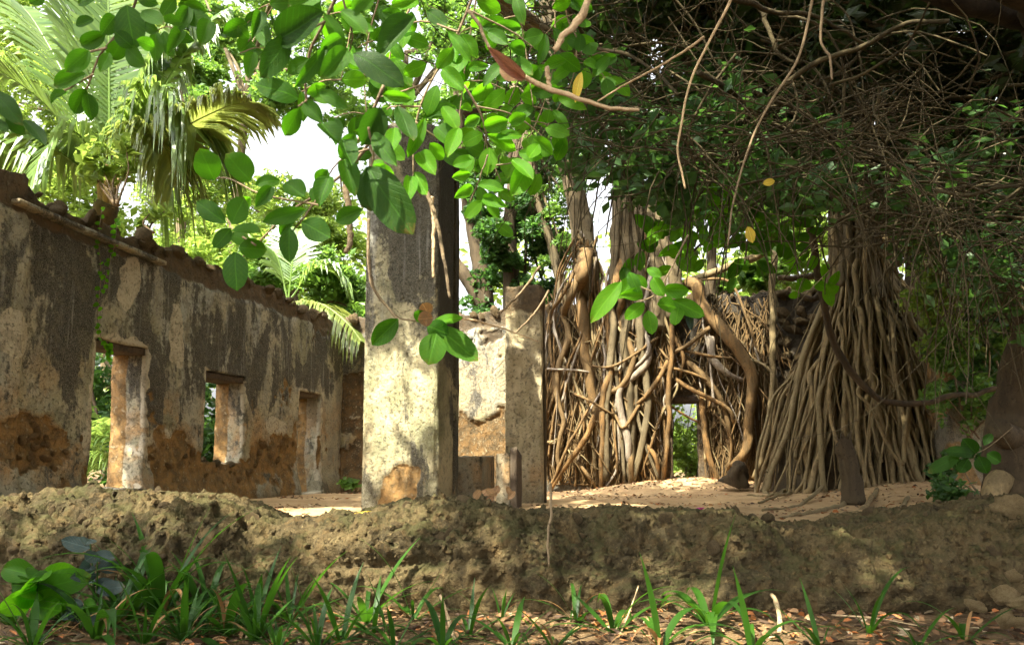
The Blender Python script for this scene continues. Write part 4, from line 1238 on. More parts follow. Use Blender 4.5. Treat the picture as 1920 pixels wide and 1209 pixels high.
# ------------------------------------------------------------------ palms
def frond(parent, base, tip, sag, nleaf, ll, mat, yaw_n=None, rach=0.022, name='frond', hang=0.6):
    base = np.asarray(base, float); tip = np.asarray(tip, float)
    mid = (base + tip) / 2 + np.array([0, 0, sag])
    P = spline([base, base * .55 + tip * .45 + np.array([0, 0, sag]), base * .2 + tip * .8 + np.array([0, 0, sag * .7]), tip], 40)
    V0, F0 = tube(P, np.linspace(rach, rach * .2, 40), 6, cap=False)
    T = np.gradient(P, axis=0); T /= np.linalg.norm(T, axis=1)[:, None]
    parts = [(V0, F0)]; var = [np.full(len(V0), .9)]
    Vs = []; Fs = []; o = 0
    for k in range(nleaf):
        f = 0.14 + 0.85 * k / nleaf
        i = int(f * 39)
        p = P[i] * (1 - (f * 39 - i)) + P[min(i + 1, 39)] * (f * 39 - i)
        t = T[i]
        sdv = np.cross(t, [0, 0, 1.0]); sdv /= np.linalg.norm(sdv) + 1e-9
        upv = np.cross(sdv, t)
        L = ll * (0.45 + 0.9 * math.sin(math.pi * min(1, f * .9 + .12)) ** .7) * random.uniform(.85, 1.1)
        for sg in (-1, 1):
            d = t * random.uniform(.5, .75) + sdv * sg * 0.8 + upv * 0.18
            d /= np.linalg.norm(d)
            w = ll * 0.042
            a = p; hg = hang * random.uniform(.6, 1.3)
            b1 = p + d * L * .45 + np.array([0, 0, -L * .10 * hg]); c = p + d * L * .8 + np.array([0, 0, -L * .42 * hg]); e = p + d * L * .92 + np.array([0, 0, -L * .72 * hg])
            wd = t * w
            Vs += [a - wd * .5, a + wd * .5, b1 - wd, b1 + wd, c - wd * .8, c + wd * .8, e]
            Fs += [(o, o + 1, o + 3, o + 2), (o + 2, o + 3, o + 5, o + 4), (o + 4, o + 5, o + 6, o + 6)]
            o += 7
    Fl = [f if f[2] != f[3] else f[:3] for f in Fs]
    Vv, Ff = join([(V0, [tuple(f) for f in F0]), (np.array(Vs), Fl)])
    va = np.concatenate([np.full(len(V0), .9), np.repeat(np.clip(rng.normal(.5, .25, o // 7), 0, 1), 7)])
    return obj(name, Vv, Ff, mat, parent, smooth=False, attrs={'var': va})
PY = 12.6
pb = at(205, 372, PY)
palm = thing('coconut_palm', 'coconut palm with arching fronds just behind the left wall', 'palm', (pb[0] - 1.7, pb[1] + .3, -0.1))
rootobj(palm, [(pb[0] - 1.7, pb[1] + .3, -0.2), (pb[0] - 1.2, pb[1] + .2, 2), (pb[0], pb[1], pb[2] - 0.1)], 0.22, 0.18, MAT['trunk'], 40, 14, 'trunk', .1)
for k in range(9):
    a = random.uniform(0, 6.28)
    p1 = pb + np.array([math.cos(a) * .22, math.sin(a) * .22, .55])
    rootobj(palm, [pb + np.array([math.cos(a) * .1, math.sin(a) * .1, -.2]), pb + np.array([math.cos(a) * .14, math.sin(a) * .14, .15]), p1], 0.07, 0.03, MAT['petiole'], 12, 8, 'leaf_sheath')
for (tx, ty, dY, sag, ll, hg, m) in ((-40, 120, -.6, .35, .75, .35, 'palm'), (110, -90, .4, .25, .8, .4, 'palm'), (-60, 260, .3, .45, .7, .8, 'palm'), (330, 60, .5, .65, .8, 1.1, 'palm'),
                              (370, 250, -.4, .95, .8, 1.5, 'palm'), (470, 190, -.8, .25, .65, .7, 'palm_yellow'), (400, 40, 1.2, .3, .8, .8, 'palm'), (200, -140, 1.0, .2, .8, .4, 'palm'),
                              (40, 10, 1.2, .3, .8, .5, 'palm'), (330, 350, -.5, .9, .6, 1.4, 'palm_yellow'), (-100, 330, 0, .7, .7, 1.2, 'palm'), (260, 120, 1.5, .9, .8, 1.4, 'palm'),
                              (60, 330, -.9, .8, .6, 1.3, 'palm'), (300, 330, 0.4, 1.1, .75, 1.7, 'palm')):
    frond(palm, pb + np.array([0, 0, .15]), at(tx, ty, PY + dY), sag, 74, ll * 1.25, MAT[m], hang=hg)
p2 = at(575, 545, 17.8)
palm2 = thing('young_palm', 'young palm drooping a frond over the far end of the left wall', 'palm', (p2[0] - .6, 18.2, -0.1))
rootobj(palm2, [(p2[0] - .6, 18.2, -0.2), (p2[0] - .6, 18.2, 2), (p2[0] - .5, 18.1, p2[2] - .2)], 0.14, 0.11, MAT['trunk'], 20, 10, 'trunk', .1)
for (tx, ty, Y, sag, hg) in ((678, 640, 16.9, .35, 1.0), (640, 530, 18.2, .5, .8), (500, 470, 18.5, .4, .7), (560, 430, 18.8, .3, .5)):
    frond(palm2, np.array([p2[0] - .5, 18.1, p2[2] - .2]), at(tx, ty, Y), sag, 46, .75, MAT['palm_yellow' if tx == 678 else 'palm'], hang=hg)
p3 = at(150, 880, 13.2)
palm3 = thing('palm_seedling', 'palm seedling seen through the nearest opening', 'palm', (p3[0], p3[1], -.1))
for (tx, ty) in ((205, 820), (175, 790), (140, 770), (215, 860), (230, 790)):
    frond(palm3, np.array([p3[0], p3[1], 0.1]), at(tx, ty, 12.8), .3, 26, .4, MAT['palm'], rach=.012, hang=.8)

# ------------------------------------------------------------------ right front: leaning tree, stump, ruin piece
rt = floor_at(1885, 955, 0.1)
rt_b = at(1905, 950, 8.2)
near = thing('shade_tree', 'dark thick trunk at the right edge with a cut branch stub', 'tree', (rt_b[0], rt_b[1], 0.0))
rootobj(near, [at(1900, 990, 8.2), at(1903, 860, 8.2), at(1922, 740, 8.2), at(1960, 560, 8.0), at(2000, 300, 7.6), at(2000, 60, 7.0), at(1980, -150, 6.0)], 0.30, 0.22, MAT['dark_trunk'], 60, 24, 'trunk', .2, .06)
rootobj(near, [at(1905, 830, 8.1), at(1885, 815, 7.95), at(1872, 800, 7.85)], 0.13, 0.11, MAT['dark_trunk'], 12, 14, 'branch_stub', .2)
rootobj(near, [at(1880, 900, 8.1), at(1860, 935, 8.0), at(1850, 975, 7.9)], 0.14, 0.08, MAT['root_skirt'], 14, 12, 'root', .2)
# dark limb overhead, close to the camera
rootobj(near, [at(1980, -150, 6.0), at(2010, 60, 4.6), at(1900, 25, 4.2), at(1790, -10, 4.0), at(1660, -70, 4.0), at(1500, -200, 4.2)], 0.10, 0.05, MAT['shaded_bark'], 50, 18, 'limb', .2)
rootobj(near, [at(1960, 60, 4.4), at(1930, 10, 3.8), at(1800, -60, 3.6), at(1640, -180, 3.6)], 0.08, 0.04, MAT['shaded_bark'], 30, 14, 'limb', .2)
# unseen high crown added above the frame to shade the ruin, gaps for sun
hc = []
GAPS = [(floor_at(575, 962), 1.15), (floor_at(690, 950), .5), (floor_at(1120, 950), .7), (floor_at(1270, 925), .6), (at(958, 740, 12.1), .45), (at(730, 740, 9.9), .7), (at(300, 850, 10.5), .4), (at(330, 1020, 4.8), .6), (at(120, 1000, 4.8), .5), (at(560, 1060, 4.5), .5), (at(800, 980, 4.8), .4), (at(1500, 1300, 3.0), .1), (at(450, 420, 1.6), .3), (at(900, 260, 2.1), .3), (at(1230, 560, 2.6), .25)]
for k in range(680):
    x = random.uniform(-8.5, 7.0); y = random.uniform(-7.0, 10.5); z = random.uniform(6.6, 8.8)
    if z - EYE < y * 0.70 + .25: continue
    c = np.array([x, y, z]); r = random.uniform(.6, 1.05)
    ts = np.array(TOSUN)
    bad = False
    for g, gr in GAPS:
        q = g + ts * ((z - g[2]) / ts[2])
        if np.hypot(q[0] - x, q[1] - y) < gr * .5 + r * .6: bad = True
    if bad: continue
    hc.append((c, r, 200))
hv = []
for k in range(70):      # unseen low clumps added beyond the right edge to deepen the shade
    x = random.uniform(3.0, 7.0); y = random.uniform(0.3, 6.0); z = random.uniform(1.8, 6.0)
    if x < y * .70 + .7: continue
    hv.append((np.array([x, y, z]), random.uniform(.5, .8), 230))
for k in range(215):
    x = random.uniform(1130, 2300); y = random.uniform(-420, 30 + (x - 1150) * .17)
    Y = random.uniform(6.0, 9.5)
    hv.append((at(x, y, Y), random.uniform(.45, .8), 235))
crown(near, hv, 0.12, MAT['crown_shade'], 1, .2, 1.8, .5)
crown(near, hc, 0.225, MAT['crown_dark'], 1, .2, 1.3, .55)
rootobj(near, [at(1990, -100, 6.4), (5.0, 4.0, 6.2), (3.0, 1.0, 6.6), (0.5, -1.5, 6.8)], 0.2, 0.06, MAT['dark_trunk'], 30, 10, 'limb')
rootobj(near, [(5.0, 4.0, 6.2), (3.5, 3.5, 6.6), (1.0, 2.5, 6.8)], 0.12, 0.04, MAT['dark_trunk'], 24, 8, 'limb')

sb = floor_at(1600, 938, .1)
st_ = [at(1600, 945, 11.2), at(1596, 890, 11.2), at(1588, 850, 11.2), at(1583, 822, 11.2)]
stump = thing('tree_stump', 'brown upright dead stump with splintered top before the root skirt', 'stump', tuple(st_[0]))
P = spline(st_, 26)
V, F = tube(P, np.concatenate([np.linspace(.16, .125, 8), np.linspace(.125, .12, 10), np.linspace(.12, .10, 8)]), 28, .4, 6, .13, 5)
V[:, 2] += np.where(V[:, 2] > st_[-1][2] - .15, .10 * fbm(V, 9, 2), 0)
V[-1] += [0, 0, -.06]
obj('stump_body', V, F, MAT['dark_trunk'], stump)
for a in (0.3, 1.6, 2.9, 4.2, 5.4):
    p = st_[-1] + np.array([math.cos(a) * .08, math.sin(a) * .08, -.03])
    rootobj(stump, [p, p + np.array([0, 0, .05]), p + np.array([math.cos(a) * .02, 0, random.uniform(.06, .14)])], .03, .008, MAT['dark_trunk'], 8, 6, 'splinter')
V, F = tube(spline([at(1378, 905, 14.2), at(1385, 880, 14.1), at(1395, 870, 14.0)], 14), [.24, .23, .21, .19, .175, .16, .15, .145, .14, .13, .12, .10, .07, .03], 22, .75, 5, .12, 5)
obj('root_bole', V, F, MAT['dark_trunk'], loc=tuple(at(1378, 905, 14.2)), label='dark gnarled woody lump at the foot of the thick curved root', cat='stump')
# ruined masonry at right
def chunk(px0, px1, py0, py1, Y, seed, mat, label, depth=.6):
    a = at(px0, py1, Y); b = at(px1, py0, Y)
    V, F = rough_box([a[0], Y, a[2]], (b[0] - a[0], 0, 0), (0, depth, 0), (0, 0, b[2] - a[2]), (22, 10, 26), 0.16, 2.2, seed)
    V = V + 0.03 * np.stack([fbm(V, 6, 3), fbm(V + 4, 6, 3), fbm(V + 8, 6, 3)], 1)
    obj('ruined_pier', V, F, mat, loc=(a[0], Y, a[2]), label=label, cat='wall', attrs={'bare': (fbm(V, 1.2, 3) > .0) * 1.0})
chunk(1785, 1880, 640, 960, 12.2, 3, MAT['stone_back'], 'grey ruined masonry pier behind the dark trunk at right')

# ------------------------------------------------------------------ lianas and the dead vine tangle
def liana(pts, Y, r, label, mat='vine', name='liana', dY=0.0, group=None, n=50, sides=10):
    ctrl = [at(x, y, Y + dY * k / max(1, len(pts) - 1)) for k, (x, y) in enumerate(pts)]
    P = spline(ctrl, n)
    sd = random.uniform(0, 99)
    q = np.stack([np.arange(n) * (0.4 if r > .012 else .16) + sd, np.full(n, sd), np.zeros(n)], 1)
    P = P + r * .7 * np.stack([fbm(q, 1, 2), fbm(q + 7, 1, 2), fbm(q + 13, 1, 2)], 1)
    V, F = tube(P, np.linspace(r, r * .6, n) * (1 + .15 * fbm(q, 1, 2)), sides, .18, 12 if r > .012 else 60)
    return obj(name, V, F, MAT[mat], loc=tuple(P[0]), label=label, cat='vine', group=group)
liana([(1470, 180), (1500, 330), (1528, 470), (1545, 570), (1562, 640), (1590, 690), (1640, 740), (1690, 758), (1740, 752), (1790, 742), (1840, 736), (1900, 720)], 10.8, 0.055, 'thick dark liana sagging in front of the root skirt', 'dark_trunk', dY=-.3)
liana([(1385, -30), (1340, 60), (1300, 140), (1280, 220), (1272, 290), (1285, 355)], 3.2, 0.0065, 'pale dead vine hanging down in front of the wall fig', 'pale_twig')
liana([(1530, -30), (1500, 100), (1440, 200), (1400, 290), (1375, 380), (1365, 460)], 3.6, 0.007, 'long thin brown vine hanging right of the pale one', 'twig')
liana([(1545, -20), (1540, 70), (1555, 110), (1560, 150)], 3.0, 0.006, 'short straight dead vine under the dark canopy', 'twig')
liana([(1320, 70), (1270, 105), (1190, 150), (1120, 190)], 3.4, 0.006, 'thin straight dead twig crossing the canopy tangle', 'pale_twig')
liana([(1115, -25), (1090, 30), (1060, 65), (1038, 92)], 1.1, 0.0062, 'thick pale brown broken twig close to the lens at the top', 'pale_twig')
liana([(985, 145), (1040, 172), (1100, 190), (1150, 203), (1200, 207)], 1.15, 0.0042, 'pale blurred stalk carrying the red dead leaf', 'pale_twig')
liana([(1024, 128), (1028, 150), (1033, 172)], 1.15, 0.004, 'short pale side stub on the blurred stalk', 'pale_twig')
liana([(880, 20), (905, 60), (930, 110), (985, 145)], 1.2, 0.0032, 'grey curved twig running up from the red dead leaf', 'twig')
liana([(690, 410), (693, 520), (715, 560), (745, 600)], 1.9, 0.0035, 'thin drooping stem in front of the tall pillar', 'twig')
liana([(648, 330), (655, 390), (656, 440), (650, 475)], 1.5, 0.0075, 'dark dead stalk hanging left of the tall pillar', 'twig')
liana([(1031, 905), (1033, 960), (1027, 1010), (1030, 1060)], 4.2, 0.008, 'thin grey stem hanging before the low wall', 'twig')
liana([(795, 350), (815, 400), (830, 470), (845, 560)], 1.9, 0.006, 'brown twig slanting down the right edge of the tall pillar', 'twig')
liana([(810, 370), (813, 430), (812, 520)], 2.0, 0.006, 'pale brittle vine hanging straight along the tall pillar', 'pale_twig')
liana([(862, 597), (900, 603), (950, 618), (1010, 640)], 8.5, 0.012, 'pale thin creeper stretched from the leaf sprig to the slender pillar', 'pale_twig')
liana([(1012, 500), (980, 545), (950, 575), (930, 595)], 9.5, 0.016, 'slanting bare twig crossing the top of the slender pillar', 'twig')
liana([(1030, 545), (1000, 590), (965, 625)], 9.5, 0.016, 'second slanting bare twig lower on the slender pillar', 'twig')
liana([(870, 212), (960, 205), (1040, 208), (1130, 212), (1180, 220)], 7.0, 0.03, 'level dead branch running to the wall fig trunk', 'vine')
# named thick vines of the tangle
for k in range(46):
    x0 = random.uniform(980, 1900); y0 = random.uniform(-60, 260 + (x0 - 980) * .16)
    Y = random.uniform(4.5, 8.5)
    ang = random.gauss(-.15, .45); Lp = random.uniform(200, 480)
    pts = []
    a = ang
    for j in range(6):
        pts.append((x0, y0)); x0 += Lp / 5 * math.cos(a); y0 += Lp / 5 * math.sin(a) * -1; a += random.gauss(0, .28)
    liana(pts, Y, random.uniform(.008, .022), 'brown dead vine stem arching through the dark canopy tangle', 'vine', dY=random.uniform(-1.5, 1.5), group='thick vine stems in the canopy tangle', n=30, sides=6)
parts = []
def lowlim(x): return float(np.interp(x, [900, 1050, 1200, 1350, 1500, 1650, 1800, 1950, 2300], [190, 260, 345, 360, 360, 380, 480, 560, 560]))
def tang(n, seedx=(930, 2150), rr=(.002, .006), Yr=(3.6, 9), segs=11):
    for k in range(n):
        x0 = random.uniform(*seedx) + (random.random() ** 2) * 200
        lim = lowlim(x0)
        y0 = lim - abs(random.gauss(0, 1)) * 170 - 5
        Y = random.uniform(*Yr)
        p = at(x0, y0, Y)
        a = random.choice((0, math.pi)) + random.gauss(0, .7); el = random.gauss(0, .3)
        if random.random() < .10: el = random.gauss(-1.1, .3)
        L = random.uniform(.5, 1.8)
        P = [p]
        cvz = random.gauss(-.05, .12); cva = random.gauss(0, .18)
        for j in range(segs - 1):
            P.append(P[-1] + L / segs * np.array([math.cos(a) * math.cos(el), math.sin(a) * math.cos(el) * .8, math.sin(el)]))
            a += cva + random.gauss(0, .16); el += cvz + random.gauss(0, .14); el = max(-1.4, min(1.2, el))
        P = np.array(P)
        r = random.uniform(*rr) * (Y / 5) ** .6
        parts.append(tube(P, np.linspace(r, r * .5, segs), 4, cap=False))
tang(1300)
tang(500, (1100, 2100), (.006, .012), (5, 9.5), 12)
V, F = join(parts)
obj('vine_tangle', V, F, MAT['vine'], kind='stuff', label='dense tangle of thin dead vines under the dark canopy', cat='vines')
tl_cl = []
for k in range(190):
    x = random.uniform(1020, 1980); y = lowlim(x) - abs(random.gauss(0, 130)) + 20
    if 1570 < x < 1685 and random.random() < .8: continue
    tl_cl.append((at(x, y, random.uniform(5, 9.5)), random.uniform(.25, .5), 60))
crown(fr, tl_cl, 0.10, MAT['crown_dark'], 1, .2, 3.0, .55)
# dark leafy mass of the canopy above the tangle
cl = []
for k in range(150):
    x = random.uniform(1080, 2250); y = random.uniform(-200, lowlim(x) - 60)
    Y = random.uniform(7.0, 11.5)
    if x < 1250 and random.random() < .6: continue
    if 1560 < x < 1690 and y > 120: continue
    cl.append((at(x, y, Y), random.uniform(.35, .75), 230))
for k in range(130):
    x = random.uniform(1230, 2050); y = random.uniform(-80, lowlim(x) - 70)
    if (1540 < x < 1710 and y > 110) or (x < 1330 and y > 60): continue
    cl.append((at(x, y, random.uniform(9.5, 12.6)), random.uniform(.5, .9), 240))
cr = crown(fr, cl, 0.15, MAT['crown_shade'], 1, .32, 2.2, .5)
# thicker limbs inside the canopy
for pts, Y0, dY, r in (([(1690, 60), (1600, 130), (1480, 180), (1360, 190), (1240, 230)], 11.5, -3, .10), ([(1640, 260), (1540, 230), (1430, 250), (1300, 300), (1200, 330)], 13, -3, .06),
                       ([(1640, 330), (1560, 300), (1480, 320), (1380, 400), (1290, 480)], 13.5, -3.5, .045), ([(1700, 120), (1800, 200), (1900, 330), (1990, 420)], 12, -4, .10), ([(1690, 20), (1580, -20), (1400, 40), (1200, 60)], 12, -4, .09)):
    ctrl = [at(x, y, Y0 + dY * k / 4) for k, (x, y) in enumerate(pts)]
    rootobj(fr, ctrl, r, r * .4, MAT['vine'], 40, 8, 'limb')

# ================================================================== FOREGROUND LEAVES
def leaf_mesh(name, seed, mat, nl=10, nw=5, aspect=0.6, curl=0.12, fold=0.14, tipx=0.0, shape=0.0):
    rs = np.random.default_rng(seed)
    V, UV = [], []
    ph = rs.uniform(0, 6)
    for i in range(nl):
        t = i / (nl - 1)
        w = aspect * 0.5 * (math.sin(math.pi * (t ** (1.0 + shape))) ** 0.58) * (1 + .03 * math.sin(9 * t + ph))
        if i in (0, nl - 1): w = 0.008
        for j in range(nw):
            s = j / (nw - 1) * 2 - 1
            x = s * w + tipx * t * t * .2
            z = fold * abs(s) * w * 2 - curl * t * t + .02 * math.sin(t * 8 + s * 2 + ph) * (1 - abs(s) * .3)
            V.append((x, t, z)); UV.append((.5 + s * .5 * (w / (aspect * .5 + 1e-6)) , t))
    F = [(i * nw + j, i * nw + j + 1, (i + 1) * nw + j + 1, (i + 1) * nw + j) for i in range(nl - 1) for j in range(nw - 1)]
    me = make_mesh(name, np.array(V), np.array(F), True, None, np.array(UV))
    me.materials.append(mat)
    return me
LEAF = {}
for key in ('leaf', 'leaf_light', 'leaf_dark', 'leaf_red', 'leaf_yellow', 'leaf_brown', 'blue_leaf'):
    LEAF[key] = [leaf_mesh('leaf', 5 * k + 1, MAT[key], aspect=a, curl=c, fold=fo, tipx=tx, shape=sh)
                 for k, (a, c, fo, tx, sh) in enumerate(((.62, .10, .16, .1, 0), (.54, .22, .10, -.25, .08), (.68, .03, .26, 0, -.08), (.48, .30, .14, .3, .15), (.60, -.10, .05, .15, .02), (.57, .14, .34, -.1, -.12), (.64, .24, .02, .05, .1)))]
def leaf_at(parent, base, tip, width, kind, tilt=None, me=None):
    """leaf from base to tip (world); faces roughly towards the camera, tilted"""
    base = Vector(base); tip = Vector(tip)
    y = tip - base; L = y.length; y.normalize()
    view = (Vector((0, 0, EYE)) - base).normalized()
    nrm = view + Vector((random.gauss(0, .25), 0, .22 + random.gauss(0, .22)))
    x = y.cross(nrm)
    x.normalize(); z = x.cross(y)
    me = me or random.choice(LEAF[kind])
    w = width / 0.54
    Mx = Matrix((( x.x * w, y.x * L, z.x * L, base.x), (x.y * w, y.y * L, z.y * L, base.y), (x.z * w, y.z * L, z.z * L, base.z), (0, 0, 0, 1)))
    return inst('leaf', me, parent, Mx)
def branch(label, stems, leaves, Y, kind='leaf', jit=.06, group=None, r=.0035, name='leafy_branch', mat='twig'):
    """stems: lists of px points; leaves: (bx,by,tx,ty,w[,kind])"""
    p0 = at(*stems[0][0], Y)
    t = thing(name, label, 'branch', tuple(p0), group)
    for k, s in enumerate(stems):
        ctrl = [at(x, y, Y + .03 * j) for j, (x, y) in enumerate(s)]
        rootobj(t, ctrl, r * (1 if k == 0 else .65), r * .4, MAT[mat], 26, 6, 'stem' if k == 0 else 'twig', 0.15, 0, 40)
    for L in leaves:
        bx, by, tx, ty, w = L[:5]
        kd = L[5] if len(L) > 5 else kind
        dy = random.uniform(-jit, jit)
        leaf_at(t, at(bx, by, Y + dy * .4), at(tx, ty, Y + dy - random.uniform(0, .02)), w * Y / FPX, kd)
    return t
branch('broad-leaved branch reaching left over the crest of the left wall',
       [[(705, 250), (660, 310), (600, 360), (540, 400), (470, 470), (430, 500)], [(600, 385), (540, 375), (480, 360), (430, 335), (400, 335)], [(480, 460), (450, 440), (433, 425), (425, 410)], [(690, 280), (640, 300), (615, 330)], [(620, 340), (560, 420), (540, 440)]],
       [(402, 338, 374, 280, 44), (469, 340, 424, 288, 44), (478, 347, 522, 331, 30), (424, 418, 363, 377, 42), (434, 420, 459, 369, 42), (572, 370, 533, 338, 38), (574, 393, 497, 417, 36), (566, 416, 623, 446, 42),
        (543, 427, 538, 485, 36), (447, 464, 497, 468, 34), (441, 472, 440, 535, 42), (435, 432, 487, 430, 30), (433, 428, 404, 466, 28), (430, 440, 470, 455, 26), (618, 331, 596, 381, 36), (615, 318, 594, 350, 30), (470, 370, 440, 400, 26, 'leaf_light'), (510, 350, 480, 385, 26), (560, 400, 520, 440, 24), (600, 385, 590, 345, 26)], 1.55)
branch('leafy twig with one pale hanging leaf before the tall pillar', [[(720, 160), (690, 230), (655, 290), (640, 330), (640, 360)], [(690, 240), (700, 290), (690, 330)], [(665, 290), (670, 360), (680, 392)]],
       [(646, 300, 664, 362, 36, 'leaf'), (680, 392, 627, 416, 30), (689, 312, 757, 425, 66, 'leaf_dark'), (684, 320, 690, 390, 40, 'leaf_dark'), (640, 262, 660, 310, 30), (666, 250, 640, 300, 28), (714, 202, 680, 272, 44, 'leaf_dark'), (700, 250, 730, 300, 34)], 1.4)
branch('cluster of large dark leaves hanging at the top, left of centre', [[(640, -30), (610, 40), (580, 100), (575, 190), (620, 250), (660, 290)], [(610, 40), (560, 70), (545, 80)], [(640, -10), (660, 60), (655, 100)], [(575, 190), (560, 200)]],
       [(520, 78, 604, 22, 52, 'leaf_dark'), (545, 66, 482, 152, 44, 'leaf_dark'), (560, 185, 487, 150, 46), (607, 26, 650, 85, 36), (563, 204, 530, 255, 36), (570, 193, 603, 228, 30), (602, 232, 636, 268, 32), (598, 170, 640, 192, 28), (662, 100, 752, 145, 48, 'leaf_dark'),
        (652, 93, 602, 149, 34), (612, 86, 570, 156, 30), (640, 20, 690, 60, 34), (600, -10, 540, 15, 36), (560, -20, 600, 20, 36), (580, 110, 540, 140, 28), (585, 120, 625, 140, 26), (640, 70, 600, 95, 28), (660, 20, 700, -20, 34)], 1.25, 'leaf')
branch('leafy sprays filling the top centre beside the tall pillar', [[(900, -40), (860, 60), (810, 150), (780, 230), (775, 330), (790, 370)], [(860, 60), (790, 40), (740, 60)], [(810, 150), (760, 170), (715, 182)], [(780, 230), (820, 260), (850, 270)], [(790, 200), (740, 200), (725, 205)], [(880, 20), (960, 60), (1000, 90)]],
       [(777, 32, 705, 104, 46, 'leaf_dark'), (718, 179, 772, 187, 20), (746, 198, 774, 272, 36, 'leaf_dark'), (793, 222, 858, 190, 34, 'leaf'), (817, 238, 858, 276, 34, 'leaf'), (797, 222, 772, 288, 30), (785, 286, 816, 327, 28), (806, 268, 832, 300, 24), (770, 331, 764, 375, 26), (777, 323, 805, 367, 26), (756, 363, 771, 410, 28),
        (820, 160, 800, 210, 26), (830, 130, 870, 170, 26), (850, 90, 820, 130, 26), (840, 60, 880, 100, 26), (800, 120, 760, 140, 26), (760, 40, 720, 20, 30, 'leaf'), (800, 20, 840, 50, 28, 'leaf'), (740, 240, 735, 280, 26), (730, 270, 760, 300, 24), (700, 310, 740, 330, 22), (720, 320, 700, 300, 20), (860, 240, 840, 290, 26), (830, 200, 860, 240, 28)], 1.75, 'leaf_light')
branch('bright green compound sprig right of the tall pillar', [[(870, 160), (900, 210), (910, 250), (915, 280), (940, 340)], [(910, 235), (960, 230)], [(915, 290), (895, 345), (880, 380)], [(930, 310), (1000, 300)], [(895, 200), (960, 215), (1010, 250), (1030, 280)]],
       [(908, 238, 953, 225, 26), (905, 250, 870, 268, 24), (914, 252, 972, 278, 32), (918, 277, 914, 327, 32), (992, 308, 960, 367, 34), (896, 345, 945, 353, 22), (905, 372, 946, 386, 22), (886, 349, 856, 370, 20), (903, 376, 872, 411, 22), (914, 384, 936, 408, 20), (882, 325, 848, 333, 20), (972, 286, 1014, 294, 28), (885, 300, 850, 310, 22), (930, 260, 980, 250, 24), (880, 290, 870, 330, 24), (960, 300, 1000, 330, 26), (1000, 260, 1036, 290, 28), (900, 220, 870, 235, 22), (955, 230, 985, 215, 22), (1010, 270, 990, 300, 24)], 2.1, 'leaf_light')
branch('hanging sprig of five leaves across the middle of the tall pillar', [[(690, 470), (700, 540), (730, 580), (752, 598)], [(752, 598), (800, 605), (830, 610)]],
       [(747, 598, 697, 648, 34), (806, 612, 868, 586, 28, 'leaf_light'), (818, 612, 896, 678, 46), (818, 625, 806, 676, 44), (800, 610, 840, 625, 34), (800, 600, 776, 585, 22), (805, 590, 790, 568, 26, 'leaf_brown'), (812, 596, 780, 600, 26, 'leaf_brown')], 1.85, 'leaf')
branch('bright leafy sprig hanging before the roots of the wall fig', [[(1290, 440), (1260, 500), (1230, 550), (1200, 565)], [(1230, 550), (1180, 530), (1150, 535)], [(1240, 545), (1290, 570)], [(1222, 560), (1225, 590)]],
       [(1165, 528, 1108, 594, 36), (1190, 520, 1160, 560, 24), (1245, 543, 1292, 544, 24), (1205, 552, 1165, 552, 22), (1232, 570, 1272, 574, 30), (1215, 582, 1224, 628, 26), (1208, 568, 1170, 602, 24), (1262, 563, 1322, 592, 28), (1272, 575, 1268, 612, 26), (1190, 515, 1215, 540, 22), (1225, 520, 1245, 555, 22), (1180, 510, 1195, 540, 20), (1290, 575, 1296, 620, 14, 'blue_leaf'), (1240, 520, 1215, 500, 20)], 2.6, 'leaf_light')
branch('dark leaf sprays hanging in the top left corner', [[(270, -40), (240, 40), (190, 100), (165, 160), (150, 190)], [(240, 40), (270, 30), (295, 30)], [(200, 90), (160, 100), (130, 110)], [(175, 140), (130, 165), (100, 180)]],
       [(176, 37, 142, 49, 20), (198, 63, 151, 86, 26), (168, 96, 126, 127, 36), (160, 138, 100, 162, 28), (128, 174, 94, 187, 22), (161, 167, 139, 214, 28), (163, 175, 172, 226, 24), (230, 70, 210, 120, 40), (238, 10, 247, 80, 50), (265, 22, 300, 38, 34), (236, 90, 270, 122, 34), (270, 45, 290, 60, 24), (215, 30, 190, 65, 28), (250, 90, 215, 60, 26), (255, -10, 290, 10, 26), (190, -10, 140, 5, 30), (205, 100, 195, 125, 26), (290, 90, 265, 75, 26), (80, -10, 55, 5, 26)], 1.5)
branch('soft dark leaves at the left picture edge above the wall', [[(-60, 150), (-10, 190), (20, 220), (60, 235)], [(0, 200), (30, 230)]],
       [(-15, 172, 34, 216, 44), (45, 225, 82, 256, 30), (10, 220, 46, 248, 30), (-20, 215, 10, 255, 30)], 1.0, 'leaf_dark')
branch('broken sprig of dark shaded leaves low at the right', [[(1900, 800), (1850, 840), (1810, 855), (1770, 870)], [(1830, 850), (1815, 880)]],
       [(1800, 855, 1745, 880, 22), (1830, 850, 1805, 822, 24), (1835, 855, 1850, 888, 26), (1845, 835, 1858, 810, 18), (1815, 860, 1800, 888, 22), (1825, 850, 1782, 842, 20), (1850, 850, 1876, 866, 20)], 5.6, 'leaf_dark')
t = thing('dead_leaf', 'red and pale brown curled dead leaf close to the lens at top', 'leaf', tuple(at(985, 145, 1.15)))
leaf_at(t, at(985, 148, 1.15), at(918, 92, 1.1), 24 * 1.15 / FPX, 'leaf_red')
leaf_at(t, at(975, 146, 1.15), at(935, 128, 1.15), 26 * 1.15 / FPX, 'leaf_brown')
t = thing('dead_leaf', 'yellow leaf hanging lowest, before the gap between the two figs', 'leaf', tuple(at(1405, 430, 4)))
leaf_at(t, at(1402, 425, 4), at(1412, 455, 4), 16 * 4 / FPX, 'leaf_yellow')
t = thing('dead_leaf', 'small yellow leaf lying flat in the dark canopy tangle', 'leaf', tuple(at(1430, 345, 4)))
leaf_at(t, at(1430, 345, 4), at(1455, 338, 4), 12 * 4 / FPX, 'leaf_yellow')
